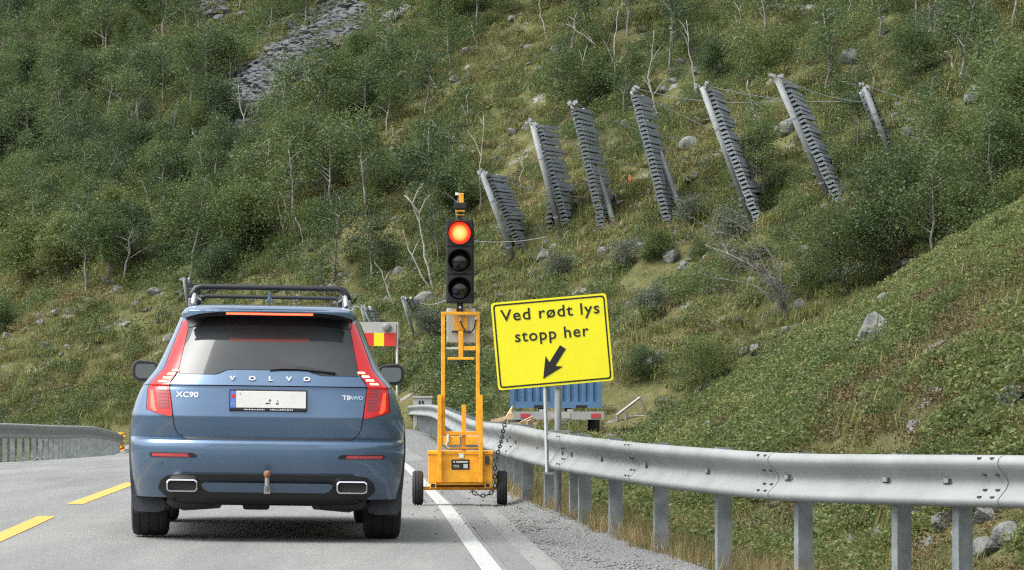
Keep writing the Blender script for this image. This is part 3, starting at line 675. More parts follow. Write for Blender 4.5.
# ------------------------------------------------------------------ traffic light on its yellow trolley (local: x, z in metres from px)
TY = 34.0; TS = F / TY
tq = px(460, 505.5, TY)
tr = thing('traffic_signal', 'portable traffic light showing red on a yellow wheeled trolley', 'traffic light', (tq.x, TY, float(zroad(tq.x, TY)) + .002))
def T(x, y): return (x - 460) / TS, (505.5 - y) / TS
M_orange = mat('yellow_orange_paint', (.80, .36, .012), .45, var=.22, scale=13, bump=.05, coat=.2)
M_box = mat('signal_grey', (.48, .49, .44), .5, var=.06, scale=6); M_head = mat('signal_black', (.009, .009, .010), .5, var=.3, scale=20)
def tb(name, x0, y0, x1, y1, d0, d1, m=M_orange, parent=tr, bevel=.004):
    a, z1 = T(x0, y0); c, z0 = T(x1, y1); b = MB(); b.box(a, c, d0, d1, z0, z1); return b.build(name, m, parent, bevel=bevel)
for x in (417.5, 502):
    wx, _ = T(x, 0); t = bpy.data.objects.new('wheel', None); COL.objects.link(t); t.parent = tr; t.location = (wx, .12, .158); M = Matrix.Rotation(R(90), 4, 'Y'); b = MB(); hw = .048
    b.lathe([(.08, -hw + .01), (.14, -hw), (.155, -hw + .015), (.158, -.02), (.152, -.018), (.152, -.010), (.158, -.008), (.158, .008), (.152, .010), (.152, .018), (.158, .02), (.155, hw - .015), (.14, hw), (.08, hw - .01)], M, 32); b.build('tyre', M_rub, t); smoothby(t.children[0].data, 40)
    b = MB(); b.lathe([(.082, hw - .015), (.05, hw - .03), (0, hw - .03)], M, 20); b.lathe([(.082, -hw + .015), (.05, -hw + .03), (0, -hw + .03)], M, 20); b.build('rim', M_orange, t, smooth=True)
tb('axle', 423, 487, 497, 490.5, .09, .15)
box = tb('battery_box', 428.5, 453.5, 492.5, 482.5, -.06, .36, bevel=.006)
tb('box_lid', 427.5, 451, 493.5, 454.5, -.07, .37, parent=box)
tb('label_panel', 451.5, 459.5, 469.5, 469.5, -.064, -.0605, M_head, box, 0)
for k, (x0, x1) in enumerate(((453.2, 455), (456, 468))): tb('label_print', x0, 461, x1, 462.6, -.0665, -.0645, M_box, box, 0)
tb('label_print', 453.5, 465, 459, 465.6, -.0665, -.0645, M_box, box, 0); tb('label_print', 453.5, 466.6, 460, 467.2, -.0665, -.0645, M_box, box, 0)
tb('label_emblem', 463.5, 464, 467.8, 468, -.0665, -.0645, M_box, box, 0)
tb('latch', 485.3, 456, 489.3, 464.2, -.085, -.061, M_plast, box); tb('hasp', 459, 453.5, 464, 458.2, -.072, -.061, M_silver, box)
tb('chassis_bar', 436, 482.7, 485, 485, -.04, .34); tb('chassis_cross_bar', 434, 485.2, 486, 488, .10, .14, mat('chassis_dark', (.05, .035, .02), .7))
for x in (430, 484.5): tb('corner_foot', x, 482.7, x + 6.5, 488, -.07, .02); tb('foot_socket', x + 1.2, 483.5, x + 5.2, 487.2, -.0725, -.0705, M_head)
for x in (437.8, 478.8): tb('outer_post', x, 395, x + 4.2, 482.4, -.112, -.074)
for x in (441.3, 476): tb('mast_rail', x, 314, x + 3.9, 432, -.068, -.036)
tb('mast_foot_bar', 441.3, 431.4, 480, 435.2, -.069, -.035)
for x0, x1 in ((442.2, 460.2), (466, 478.6)): tb('cross_plate', x0, 436, x1, 444.8, -.10, -.085)
tb('cross_strip', 446, 447.2, 478.6, 449, -.05, -.03)
tb('centre_post', 461.7, 405, 466.2, 450.8, -.03, .005)
tb('lock_pin', 447, 434.5, 449.2, 442, -.125, -.101, M_silver)
b = MB(); b.tube([T3 for T3 in [(T(448, 441)[0], -.11, T(448, 441)[1]), (T(446, 445)[0], -.11, T(446, 445)[1]), (T(449.5, 448.5)[0], -.10, T(449.5, 448.5)[1])]], .006, 6); b.build('lock_cable', M_silver, tr)
# upper frame
tb('top_bar', 441.2, 312, 480.2, 315.2, -.07, -.03)
tb('control_cabinet', 446.6, 308.5, 475.8, 342.5, .01, .16, M_box, bevel=.006)
tb('mounting_plate', 454.3, 316.5, 468, 331, -.005, .009)
tb('clamp_bar', 451.5, 331, 471, 332.6, -.03, -.006, M_head, bevel=0)
tb('lift_post', 458.7, 331.4, 463.4, 359, -.065, -.03); tb('lift_foot', 447.8, 357.4, 474.2, 360, -.066, -.028)
tb('guide_bar', 463.6, 346.5, 476, 350.5, -.06, -.035); tb('guide_sleeve', 445, 347.5, 458.5, 349.5, -.055, -.04, M_box)
for x in (453.5, 466): tb('cabinet_ear', x, 309.3, x + 3, 312, -.02, .008)
tb('cable_plug', 459.5, 317.5, 462.2, 321.5, -.02, -.006, M_box); tb('cable_plug', 475.2, 317.5, 477, 320, -.09, -.071, M_box)
def tc_(x, y, d): a, z = T(x, y); return (a, d, z)
b = MB(); b.tube([tc_(460.5, 321, -.016), tc_(462, 326, -.03), (tc_(466, 331.5, -.05)), tc_(470, 333.5, -.06), tc_(474, 329, -.075), tc_(476, 320, -.08)], .007, 6); b.build('cable', M_rub, tr, smooth=True)
# signal head
hd = tb('signal_head', 446.2, 220.2, 473.8, 303.6, -.07, .10, M_head, bevel=.012)
M_lens = mat('dark_lens', (.007, .0075, .008), .16, coat=.3, var=.3, scale=30)
M_redl = bpy.data.materials.new('red_lit_lens'); M_redl.use_nodes = True
n = M_redl.node_tree.nodes; l = M_redl.node_tree.links; bb = n['Principled BSDF']; bb.inputs['Base Color'].default_value = (.8, .05, .02, 1); bb.inputs['Roughness'].default_value = .25
tcx = n.new('ShaderNodeTexCoord'); vl = n.new('ShaderNodeVectorMath'); vl.operation = 'LENGTH'; l.new(tcx.outputs['Object'], vl.inputs[0])
rp_ = n.new('ShaderNodeValToRGB'); e = rp_.color_ramp.elements; e[0].position = .0; e[0].color = (1, .42, .16, 1); e[1].position = .1; e[1].color = (.75, .008, .004, 1); k = e.new(.058); k.color = (1, .20, .04, 1); k = e.new(.078); k.color = (1, .035, .01, 1)
l.new(vl.outputs['Value'], rp_.inputs[0]); l.new(rp_.outputs[0], bb.inputs['Emission Color']); bb.inputs['Emission Strength'].default_value = 1.3
RX = Matrix.Rotation(R(90), 4, 'X')
for k, yy in enumerate((233.4, 261.4, 289.2)):
    cx, cz = T(459.8, yy)
    tb('section_door', 447.2, yy - 13.2, 472.8, yy + 13.2, -.080, -.0705, M_head, hd, .006)
    b = MB(); b.lathe([(0, .028), (.05, .024), (.085, .012), (.099, 0), (.099, -.01)], RX, 32); o = b.build('lens', M_redl if k == 0 else M_lens, hd, smooth=True); o.location = (cx, -.082, cz)
    b = MB(); b.lathe([(.100, -.005), (.113, -.005), (.113, .02), (.100, .02), (.100, -.005)], RX, 32); o = b.build('lens_ring', M_head, hd, smooth=False); o.location = (cx, -.081, cz); smoothby(o.data, 50)
    # hood: open-bottomed visor
    b = MB(); vs = []; m_ = 22
    for i in range(m_ + 1):
        an = R(-40 + 260 * i / m_); dep = .055 + .10 * max(0, math.sin(an))**.7
        for r_ in (.108, .1125):
            vs += [(r_ * math.cos(an), 0, r_ * math.sin(an)), (r_ * math.cos(an) * .98, -dep, r_ * math.sin(an) * .98)]
    b.add(vs, [f for i in range(m_) for f in ((4*i, 4*i+1, 4*i+5, 4*i+4), (4*i+2, 4*i+6, 4*i+7, 4*i+3), (4*i+1, 4*i+3, 4*i+7, 4*i+5))]); o = b.build('visor', M_head, hd, smooth=False); o.location = (cx, -.084, cz); smoothby(o.data, 50)
tb('maker_plate', 465.8, 299.8, 471.6, 302.3, -.0735, -.0705, M_box, hd, 0)
tb('head_bracket', 457, 303.6, 463.2, 312, -.02, .03, M_head, bevel=.003); tb('head_bolt', 459, 306.5, 461, 308.5, -.026, -.0205, M_silver, bevel=0)
sn = tb('detector_body', 459, 193.5, 463.8, 203.5, -.05, .06)
tb('detector_camera', 454.2, 202.8, 466.4, 209.6, -.07, .09, M_head, sn, .008); tb('detector_base', 455.3, 210.4, 465, 212.2, -.06, .06, M_orange, sn, .004); tb('detector_stem', 458.6, 212.2, 461.8, 220.2, -.02, .02, M_head, sn, .002)
tb('detector_clip', 455.2, 192.8, 458.6, 195.2, -.03, .0, M_silver, sn, 0); tb('detector_clip', 456.2, 214.4, 464.6, 215.6, -.03, .03, M_orange, sn, 0)
# chain from the rail to the trolley
cw = [(505.5, 421.5, 33.55), (503.5, 428, 33.6), (502, 438, 33.7), (499, 449, 33.85), (495.5, 462, 33.92), (494.8, 476, 33.95), (494.6, 488, 33.97), (490, 493.5, 33.97), (484, 495.5, 33.96), (477, 494.5, 33.95), (471.5, 491, 33.95), (472.5, 494.5, 33.93)]
cp = Path([px(*c) for c in cw]); b = MB(); d = 0; k = 0
while d < cp.s[-1]:
    p = cp.at(d); t = (cp.at(d + .03) - cp.at(d - .03)).normalized(); a = t.cross(Vector((0, 1, 0))).normalized(); c_ = t.cross(a).normalized(); nrm = a if k % 2 else c_
    vs = []
    ringp = [p + t * (.027 * math.cos(R(60 * i))) * 1.0 + nrm * (.016 * math.sin(R(60 * i))) for i in range(6)]; ringp += ringp[:2]
    b.tube(ringp, .0055, 5, False); d += .040; k += 1
ch = b.build('chain', mat('chain_steel', (.06, .06, .06), .5, .6, var=.4, scale=30)); tag(ch, 'dark steel chain tying the signal trolley to the guardrail', 'chain')

# ------------------------------------------------------------------ yellow road sign
SY = 32.15; s0 = px(552.2, 341.75, SY); SW, SH = .996, .754
M_sign = mat('sign_yellow', (.84, .77, .008), .45, var=.05, scale=3, coat=.3); M_sblk = mat('sign_black', (.008, .008, .008), .55)
sg = thing('road_sign', 'tilted yellow sign with black text and arrow fixed above the guardrail', 'sign', (s0.x, SY, float(ZRB(SY))))
pan = bpy.data.objects.new('sign_panel', None)
def rrect(w, h, r, n=6):
    P = []
    for cx, cz, a0 in ((w/2 - r, -h/2 + r, -90), (w/2 - r, h/2 - r, 0), (-w/2 + r, h/2 - r, 90), (-w/2 + r, -h/2 + r, 180)):
        for k in range(n + 1): a = R(a0 + 90 * k / n); P.append((cx + r * math.cos(a), cz + r * math.sin(a)))
    return P
b = MB(); b.prism(rrect(SW, SH, .03), -.004, .004); pan = b.build('sign_panel', M_sign, sg); pan.location = (0, 0, s0.z - sg.location.z); pan.rotation_euler = (0, R(-5.0), 0)
o_, i_ = rrect(SW - .034, SH - .034, .028), rrect(SW - .060, SH - .060, .02); m_ = len(o_)
b = MB(); b.add([(x, -.0065, z) for x, z in o_] + [(x, -.0065, z) for x, z in i_], [(k, (k+1) % m_, m_ + (k+1) % m_, m_ + k) for k in range(m_)]); b.build('sign_border', M_sblk, pan)
def fit(name, s, x0, x1, base, cap):
    o = text(name, s, M_sblk, pan, .12, .001, 1, .0012, 1.12, 'LEFT')
    x0, x1, base, cap = [1.035 * v_ for v_ in (x0, x1, base, cap)]
    xs_ = [v.co.x for v in o.data.vertices]; a, c = min(xs_), max(xs_); k = (x1 - x0) / (c - a); h0 = .12 * .72
    o.scale = (k, cap / h0, 1); o.location = (-SW/2 + x0 - a * k, -.0065, SH/2 - base); return o
fit('sign_text', 'Ved rødt lys', .072, .895, .160, .098); fit('sign_text', 'stopp her', .176, .79, .340, .098)
ta, tp = Vector((-SW/2 + .586, SH/2 - .43)), Vector((-SW/2 + .393, SH/2 - .688)); ax = (tp - ta).normalized(); nn = Vector((-ax.y, ax.x)); L = (tp - ta).length
P = [ta + nn * .030, ta + ax * (L - .15) + nn * .030, ta + ax * (L - .18) + nn * .088, tp, ta + ax * (L - .18) - nn * .088, ta + ax * (L - .15) - nn * .030, ta - nn * .030]
b = MB(); b.prism([(q_.x, q_.y) for q_ in P], -.0072, -.0045); b.build('sign_arrow', M_sblk, pan)
def S(x, y, d=SY): v = px(x, y, d); return (v.x - s0.x, d - SY, v.z - sg.location.z)
M_tube = galv('sign_tube', (.29, .305, .30), (.21, .225, .22), .5, 4, .3)
b = MB(); a = S(545, 300); c_ = S(547.2, 473, SY - .5); e_ = S(545.2, 388, SY)
b.tube([(a[0], .016, a[2]), (e_[0], .016, e_[2]), c_], .017, 4); b.build('flat_bar', M_tube, sg)
b = MB(); b.box(c_[0] - .02, c_[0] + .06, c_[1] - .012, c_[1] + .012, c_[2] - .012, c_[2] + .006); b.build('rail_clamp', M_tube, sg)
zt = S(558, 300)[2]; xt = S(558, 400)[0]
b = MB(); b.tube([(xt, .055, -.5), (xt, .055, zt)], .030, 12); b.build('tube_post', M_tube, sg, smooth=True)
b = MB(); b.box(xt - .06, xt + .03, .006, .03, S(0, 386)[2] - .012, S(0, 386)[2] + .012); b.build('bracket', M_tube, sg)
b = MB(); b.box(xt - .07, xt + .10, -.02, .12, S(0, 431)[2] - .02, S(0, 431)[2] + .005); b.build('post_clamp', M_tube, sg)

# ------------------------------------------------------------------ blue container on its trailer, 99 m away
CY = 99.0; k = F / CY; cq = px(556, 0, CY); gz = H(cq.x, CY)
ct = thing('container_trailer', 'blue steel shipping container on a grey trailer with red lights, behind the yellow sign', 'trailer', (cq.x, CY, gz))
M_blue = mat('container_blue', (.070, .155, .275), .5, var=.18, scale=2.5, bump=.05); M_chas = mat('trailer_grey', (.30, .31, .30), .6, var=.15, scale=4)
def C(x, y): v = px(x, y, CY); return v.x - cq.x, v.z - gz
xl_, zb_ = C(510, 408); xr_, _ = C(602, 408); ztp = zb_ + 2.55
b = MB(); P = []; n = 11; xx = xl_ + .1; stp = (xr_ - xl_ - .2) / n
for i in range(n):
    P += [(xx, .0), (xx + stp * .35, .0), (xx + stp * .5, .05), (xx + stp * .85, .05)]; xx += stp
P.append((xr_ - .1, 0))
b.add([(x, y + .03, zb_ + .16) for x, y in P] + [(x, y + .03, ztp - .12) for x, y in P], [(i, i + 1, len(P) + i + 1, len(P) + i) for i in range(len(P) - 1)]); b.build('end_wall', M_blue, ct)
for name, bx in (('corner_post', (xl_, xl_ + .12, 0, .15, zb_, ztp)), ('corner_post', (xr_ - .12, xr_, 0, .15, zb_, ztp)), ('bottom_rail', (xl_ + .12, xr_ - .12, .01, .14, zb_, zb_ + .17)), ('top_rail', (xl_ + .12, xr_ - .12, .01, .14, ztp - .13, ztp)), ('side_wall', (xl_ + .01, xl_ + .06, .15, 6.0, zb_ + .02, ztp - .02)), ('side_wall', (xr_ - .06, xr_ - .01, .15, 6.0, zb_ + .02, ztp - .02)), ('roof', (xl_ + .06, xr_ - .06, .15, 6.0, ztp - .06, ztp - .01)), ('floor', (xl_ + .06, xr_ - .06, .15, 6.0, zb_ + .02, zb_ + .12))):
    b = MB(); b.box(*bx); b.build(name, M_blue, ct)
for x in (534, 576): x0_, z0_ = C(x, 408.5); x1_, z1_ = C(x + 11, 405.2); b = MB(); b.box(x0_, x1_, -.004, .02, z0_ + .01, z1_); b.build('fork_pocket', M_head, ct)
x0_, z1_ = C(509, 411.5); x1_, z0_ = C(604, 419.5); b = MB(); b.box(x0_, x1_, -.12, .0, z0_, z1_); bp_ = b.build('bumper', M_chas, ct)
for x in (520.5, 591): a_, z0_ = C(x, 418); c2_, z1_ = C(x + 9.5, 413.5); b = MB(); b.box(a_, c2_, -.135, -.12, z0_, z1_); b.build('tail_lamp', M_refl, bp_)
a_, z0_ = C(551, 418.3); c2_, z1_ = C(570, 413); b = MB(); b.box(a_, c2_, -.135, -.12, z0_, z1_); b.build('number_plate', M_pale, bp_)
b = MB(); b.box(-.45, -.3, .0, 7, z0_ - .05, zb_ - .03); b.build('chassis_beam', M_chas, ct); b = MB(); b.box(.3, .45, .0, 7, z0_ - .05, zb_ - .03); b.build('chassis_beam', M_chas, ct)
for x in (xl_ + .18, xr_ - .18):
    for yy in (1.3, 2.5):
        b = MB(); b.lathe([(0, -.14), (.3, -.14), (.36, -.11), (.36, .11), (.3, .14), (0, .14)], Matrix.Translation((x, yy, .36)) @ Matrix.Rotation(R(90), 4, 'Y'), 24); b.build('wheel', M_rub, ct, smooth=True)

# ------------------------------------------------------------------ white work cabin, planks, bent steel frame
p = px(422.5, 0, 118); kz = H(p.x, 118); cb = thing('roadside_cabinet', 'small pale roadside cabinet with dark openings beyond the guardrail, right of the car', 'cabinet', (p.x, 118, kz))
zt_ = px(0, 396.2, 118).z - kz; wx_ = .29
b = MB(); b.box(-wx_, wx_, 0, .8, -.1, zt_ - .05); b.build('wall', M_pale, cb)
b = MB(); b.box(-wx_ - .03, wx_ + .03, -.04, .85, zt_ - .05, zt_); b.build('roof', M_pale, cb)
for x in (-.12, -.02): b = MB(); b.box(x, x + .06, -.012, .01, zt_ - .24, zt_ - .14); b.build('opening', M_head, cb)
wood = mat('raw_plank', (.55, .40, .24), .8, var=.25, scale=6)
for i, (xa, ya, xb, yb) in enumerate(((491, 422, 514, 416), (505, 421, 513, 408), (511, 412, 507, 423), (520, 424, 533, 418), (527, 423, 535, 420))):
    A_, B_ = px(xa, ya, 62), px(xb, yb, 62 + .2 * i); t = B_ - A_; M = t.to_track_quat('X', 'Z').to_matrix().to_4x4(); 
    b = MB(); b.box(0, t.length, -.01, .01, -.035, .035); o = b.build('plank', wood); o.matrix_world = Matrix.Translation(A_) @ M
    tag(o, ('long raw plank sticking up highest behind the guardrail', 'leaning raw plank behind the chain', 'raw plank crossing the leaning one behind the chain', 'raw plank lying below the left trailer light', 'short raw plank right of the chain')[i], 'plank', 'loose planks behind the guardrail')
plk = thing('plank_pallet', 'low pile of timber carrying the loose planks behind the guardrail', 'timber', (px(513, 0, 62.6).x, 62.8, H(px(513, 0, 62.6).x, 62.8)))
top_ = px(0, 423, 62.8).z - plk.location.z
for kx in range(5): b = MB(); b.box(-.4, .4, -.35 + kx * .15, -.24 + kx * .15, max(.02, top_ - .03), max(.06, top_)); b.build('board', wood, plk)
for kx in (-.35, 0, .3): b = MB(); b.box(kx, kx + .08, -.35, .4, -.1, max(.02, top_ - .03)); b.build('bearer', wood, plk)
q = hit(628, 421, 52); fr = thing('steel_frame', 'bent pale steel frame lying on the slope right of the blue container', 'frame', q)
def W2(x, y, d=0): return px(x, y, q.y + d) - q
for nm, a, c_ in (('long_bar', (617, 415), (640, 397.5)), ('leg', (640, 397.5), (647, 414)), ('foot_bar', (617, 415), (617.5, 421)), ('leg', (626, 413), (626, 424)), ('tie_bar', (629, 416.5), (650, 415))):
    b = MB(); b.tube([W2(*a), W2(*c_)], .045 if nm != 'tie_bar' else .02, 6); b.build(nm, M_tube, fr)

# ------------------------------------------------------------------ snow barriers on the hill
M_steel = galv('barrier_steel', (.33, .365, .395), (.22, .25, .275), .65, 6, .1); M_steel2 = galv('barrier_tube', (.34, .36, .36), (.22, .24, .24), .6, 3, .2); M_wire = mat('wire', (.28, .29, .29), .6, .3)
heads = []
def barrier(head, sb, tt, tbm, label, second=None, lat=.17, depth=3.3, st=None, tdy=-.12):
    B = hit(*tbm, 70); hY = B.y - 1.0
    bo = thing('snow_barrier', label, 'snow barrier', B, 'steel snow barriers on the hillside')
    Sb = hit(*sb, 70)
    if abs(Sb.y - B.y) > 6: Sb = px(*sb, B.y)
    A = px(*(st or head), hY); Lp = (Sb - A); nb = max(5, int(Lp.length / (.145 if Lp.length > 2.4 else .12))); u = Vector((lat, 1, .03)).normalized()
    side = u.cross(Lp.normalized()).normalized(); up = Lp.normalized(); kk = max(.6, min(1, (B - px(*head, hY)).length / 3.6)); depth *= kk
    me = None
    for i in range(nb):
        p = A.lerp(Sb, (i + .6) / nb) - B
        if me is None:
            b = MB(); n_ = side
            for a0, a1, c0_, c1_ in ((-.11, .11, -.042, .042), (-.135, -.10, -.03, .085), (.10, .135, -.085, .03)):
                vs = [u * y + n_ * x * kk + up * z * kk for x in (a0, a1) for y in (0, depth) for z in (c0_, c1_)]
                b.add(vs, [(0,1,3,2), (4,6,7,5), (0,4,5,1), (2,3,7,6), (0,2,6,4), (1,5,7,3)])
            me = b.mesh('crossbeam', M_steel)
        o = link('crossbeam', me, bo); o.location = p + Vector((random.gauss(0, .012), 0, random.gauss(0, .012))); o.rotation_euler = (random.gauss(0, .010), random.gauss(0, .02), random.gauss(0, .008))
    for dd in (.35, depth - .4):
        b = MB(); b.tube([A - B + u * dd + side * .12 - up * .1, Sb - B + u * dd + side * .12 + up * .2], .055, 6); b.build('girder', M_steel, bo, smooth=True)
    Tt = px(*tt, hY + tdy); Tb = B - Vector((0, .1, .15)); nd = (Tb - Tt).normalized()
    b = MB(); b.tube([Tt - B, Tb - B], .10 * kk, 12); tbo = b.build('support_tube', M_steel2, bo, smooth=True)
    for k in (.3, .55, .8):
        p = (Tt - B).lerp(Tb - B, k); b = MB(); b.tube([p - nd * .02, p + nd * .02], .108 * kk, 12); b.build('tube_band', M_steel, tbo)
    h = px(*head, hY - .1) - B
    b = MB()
    for k in range(10):
        c_ = h + Vector((random.uniform(-.16, .22), random.uniform(-.12, .12), random.uniform(-.09, .09))) * kk; s_ = random.uniform(.035, .06) * kk; b.box(-s_, s_, -s_, s_, -s_ * .7, s_ * .7, Matrix.Translation(c_) @ Matrix.Rotation(random.uniform(0, 2), 4, 'Y'))
    b.build('head_fitting', mat('bright_zinc', (.38, .395, .40), .5, .3), bo)
    if second:
        (xa, ya), (xb, yb) = second; a2 = px(xa, ya, B.y + .6) - B; b2 = px(xb, yb, B.y + .6) - B; n2 = max(4, int((b2 - a2).length / .17))
        for i in range(n2): o = link('lower_crossbeam', me, bo); o.location = a2.lerp(b2, i / n2); o.scale = (.8, .8, .8)
    heads.append(h + B); return bo
barrier((481, 172), (522, 254), (482, 173), (516, 262), 'snow barrier standing directly right of and above the red signal lamp', ((505, 222), (507, 266)), st=(487, 174))
barrier((530, 121), (568, 234), (532, 123), (562, 237), 'second snow barrier from the left in the big row, with twin lower stack', ((547, 178), (550, 236)), st=(538, 124))
barrier((571, 103), (604, 234), (577, 110), (617, 228), 'third snow barrier from the left in the big row, tube showing lower right', st=(574, 107), lat=.18, tdy=3.6)
barrier((633, 89), (668, 226), (640, 98), (685, 219), 'fourth snow barrier from the left, bare tube leaning out at its foot', st=(634, 93), lat=.18, tdy=3.6)
barrier((700, 85), (758, 222), (702, 87), (752, 222), 'fifth snow barrier from the left, its foot hidden behind grey scrub', ((741, 176), (743, 222)), st=(707, 88))
barrier((775, 77), (840, 206), (777, 79), (833, 206), 'tallest snow barrier, sixth from the left, with a full pale tube', st=(783, 80), lat=.18)
barrier((863, 86), (895, 158), (865, 87), (896, 170), 'rightmost snow barrier, half hidden behind a leafy bush', st=(868, 90), lat=.05)
barrier((403, 298), (421, 326), (403, 299), (416, 338), 'small distant snow barrier just left of the signal trolley', st=(408, 299), lat=.12)
barrier((361, 306), (390, 362), (362, 308), (372, 345), 'small distant snow barrier partly behind the red and yellow board', st=(366, 308), lat=.14)
barrier((182, 279), (192, 312), (184, 280), (190, 318), 'small distant snow barrier peeking over the left end of the roof bars', st=(185, 280), lat=.10)
def wire(a, c_, sag, label, group='thin wire ropes between the snow barriers'):
    b = MB(); P = []
    for i in range(13):
        t = i / 12; p = a.lerp(c_, t); p.z -= sag * 4 * t * (1 - t); P.append(p)
    b.tube(P, .014, 5); o = b.build('wire_rope', M_wire); tag(o, label, 'wire', group)
WT = [((1, 0), (590, 127)), ]
def hp(i): return heads[i]
wl = 'thin wire rope running from the head of the %s snow barrier across the hillside'
nm_ = ['first', 'second', 'third', 'fourth', 'fifth', 'sixth', 'seventh']
ends = [(592, 197), (640, 166), (690, 140), (790, 100), (872, 100), (884, 102), (1000, 108)]
for i, e_ in enumerate(ends):
    h_ = hp(i); tgt = hit(*e_, 60)
    wire(h_ + Vector((.15, 0, 0)), px(e_[0], e_[1], min(h_.y + 6, tgt.y)) if i in (0, 1, 2) else px(e_[0], e_[1], h_.y + 2), .25, (wl % nm_[i]))
wire(hp(3), px(860, 168, hp(3).y + 3), .5, 'long slack wire rope crossing below the fourth and fifth snow barriers')
wire(px(474, 241, hp(0).y), px(546, 237, hp(1).y), .1, 'low wire rope running left from the foot of the second snow barrier')
wire(px(420, 303, hp(7).y), px(446, 300, hp(7).y), .1, 'short wire rope between the small distant barrier and the signal head')
q = hit(631, 193, 70); b = MB(); b.tube([(0, 0, -.1), (.03, 0, .25), (-.02, 0, .45), (-.06, 0, .62)], [.07, .09, .08, .03], 7); b.tube([(.0, 0, .2), (.12, 0, .0), (.13, 0, -.1)], .04, 6)
o = b.build('orange_stump', mat('orange_wood', (.50, .16, .06), .8, var=.3, scale=8)); o.location = q; tag(o, 'small upright orange stump on the grass between two snow barriers', 'stump')

# ------------------------------------------------------------------ vegetation sources
LM_birch = leafmat('birch_leaves', (.032, .062, .030), (.108, .155, .054), .4, (.13, .175, .06))
LM_shrub = leafmat('shrub_leaves', (.038, .068, .023), (.132, .175, .054), .4, (.17, .19, .068))
LM_heath = leafmat('heath_leaves', (.045, .038, .018), (.15, .118, .048), .25, (.21, .145, .07))
LM_grey = leafmat('willow_leaves', (.075, .095, .065), (.15, .175, .12), .3)
LM_near = leafmat('slope_leaves', (.046, .074, .022), (.165, .20, .062), .4, (.26, .25, .10))
LM_grass = leafmat('grass_blades', (.090, .118, .034), (.20, .215, .07), .4, (.25, .225, .095))
LM_dry = leafmat('dry_grass', (.17, .14, .06), (.33, .26, .13), .35, (.38, .28, .14))
M_bark = mat('birch_bark', (.09, .082, .072), .85, scale=4, col2=(.30, .285, .26)); M_dbark = mat('dark_bark', (.06, .052, .045), .9, var=.4, scale=5); M_dead = mat('dead_wood', (.22, .20, .175), .9, scale=2.5, col2=(.44, .42, .38))
def leaves(centers, n, size, spread, flat=.6, r=random):
    """n leaf-sized quads round each centre"""
    V = []; Fc = []
    for c in centers:
        for _ in range(n):
            d = Vector((r.gauss(0, 1), r.gauss(0, 1), r.gauss(0, .8))) * spread; p = Vector(c) + d
            a = Vector((r.uniform(-1, 1), r.uniform(-1, 1), r.uniform(-flat, flat))).normalized(); q = a.cross(Vector((r.uniform(-1, 1), r.uniform(-1, 1), r.uniform(-.3, 1.2)))).normalized()
            s = size * r.uniform(.6, 1.35); k = len(V); V += [p - a * s * .5, p + q * s * .32, p + a * s * .5, p - q * s * .32]; Fc.append((k, k+1, k+2, k+3))
    return V, Fc
def leafmesh(name, V, Fc, m):
    me = bpy.data.meshes.new(name); me.from_pydata([tuple(v) for v in V], [], Fc); me.update(); me.materials.append(m); return me
def tree_meshes(seed, h, rad, nlimb, ncl, nleaf, lsize, bark, lm, lean=.12, low=.3, stems=1):
    r = random.Random(seed); b = MB(); cl = []
    for st in range(stems):
        base = Vector((r.uniform(-.25, .25), r.uniform(-.25, .25), 0)) * (stems > 1); lx, ly = r.uniform(-lean, lean) + (.25 * r.uniform(-1, 1) if stems > 1 else 0), r.uniform(-lean, lean); P = [base - Vector((0, 0, .3))]; hh = h * r.uniform(.82, 1)
        for i in range(1, 8): t = i / 7; P.append(base + Vector((lx * hh * t + r.uniform(-.05, .05) * h * .3, ly * hh * t + r.uniform(-.05, .05) * h * .3, hh * .92 * t)))
        r0 = .0125 * h / (stems ** .5); b.tube(P, [r0 * (1.1 - .95 * i / 7) for i in range(8)], 6)
        for k in range(nlimb):
            t = low + (.97 - low) * (k + r.random()) / nlimb; f = t * 7; i = min(6, int(f)); p = P[i].lerp(P[i+1], f - i); an = r.uniform(0, 6.28); ln = rad * (1.15 - .75 * (t - low) / (1 - low)) * r.uniform(.6, 1.1)
            e = p + Vector((math.cos(an) * ln, math.sin(an) * ln, ln * r.uniform(.25, .8))); mid = p.lerp(e, .5) + Vector((0, 0, .08 * ln)); b.tube([p, mid, e], [r0 * .42, r0 * .28, r0 * .10], 4)
            for _ in range(max(1, ncl // nlimb)): cl.append(p.lerp(e, r.uniform(.35, 1.08)) + Vector((r.gauss(0, .12), r.gauss(0, .12), r.gauss(0, .10))) * rad)
    V, Fc = leaves(cl, nleaf, lsize, rad * .17, .6, r)
    return b.mesh('trunk', bark), leafmesh('crown', V, Fc, lm)
def place(name, tm, p, s, rz, label, cat, group=None, tilt=(0, 0)):
    t = thing(name, label, cat, p, group, rz); t.scale = (s[0], s[0], s[1]); t.rotation_euler.x, t.rotation_euler.y = tilt
    link('trunk', tm[0], t)
    if tm[1]: link('crown', tm[1], t)
    return t
birches = [tree_meshes(100 + i, 4.3, 1.25, 11, 44, 64, .092, M_bark, LM_birch) for i in range(7)]
bushes = [tree_meshes(200 + i, 3.0, 1.35, 8, 48, 60, .09, M_dbark, LM_birch if i % 2 else LM_shrub, .15, .12, 3) for i in range(4)]

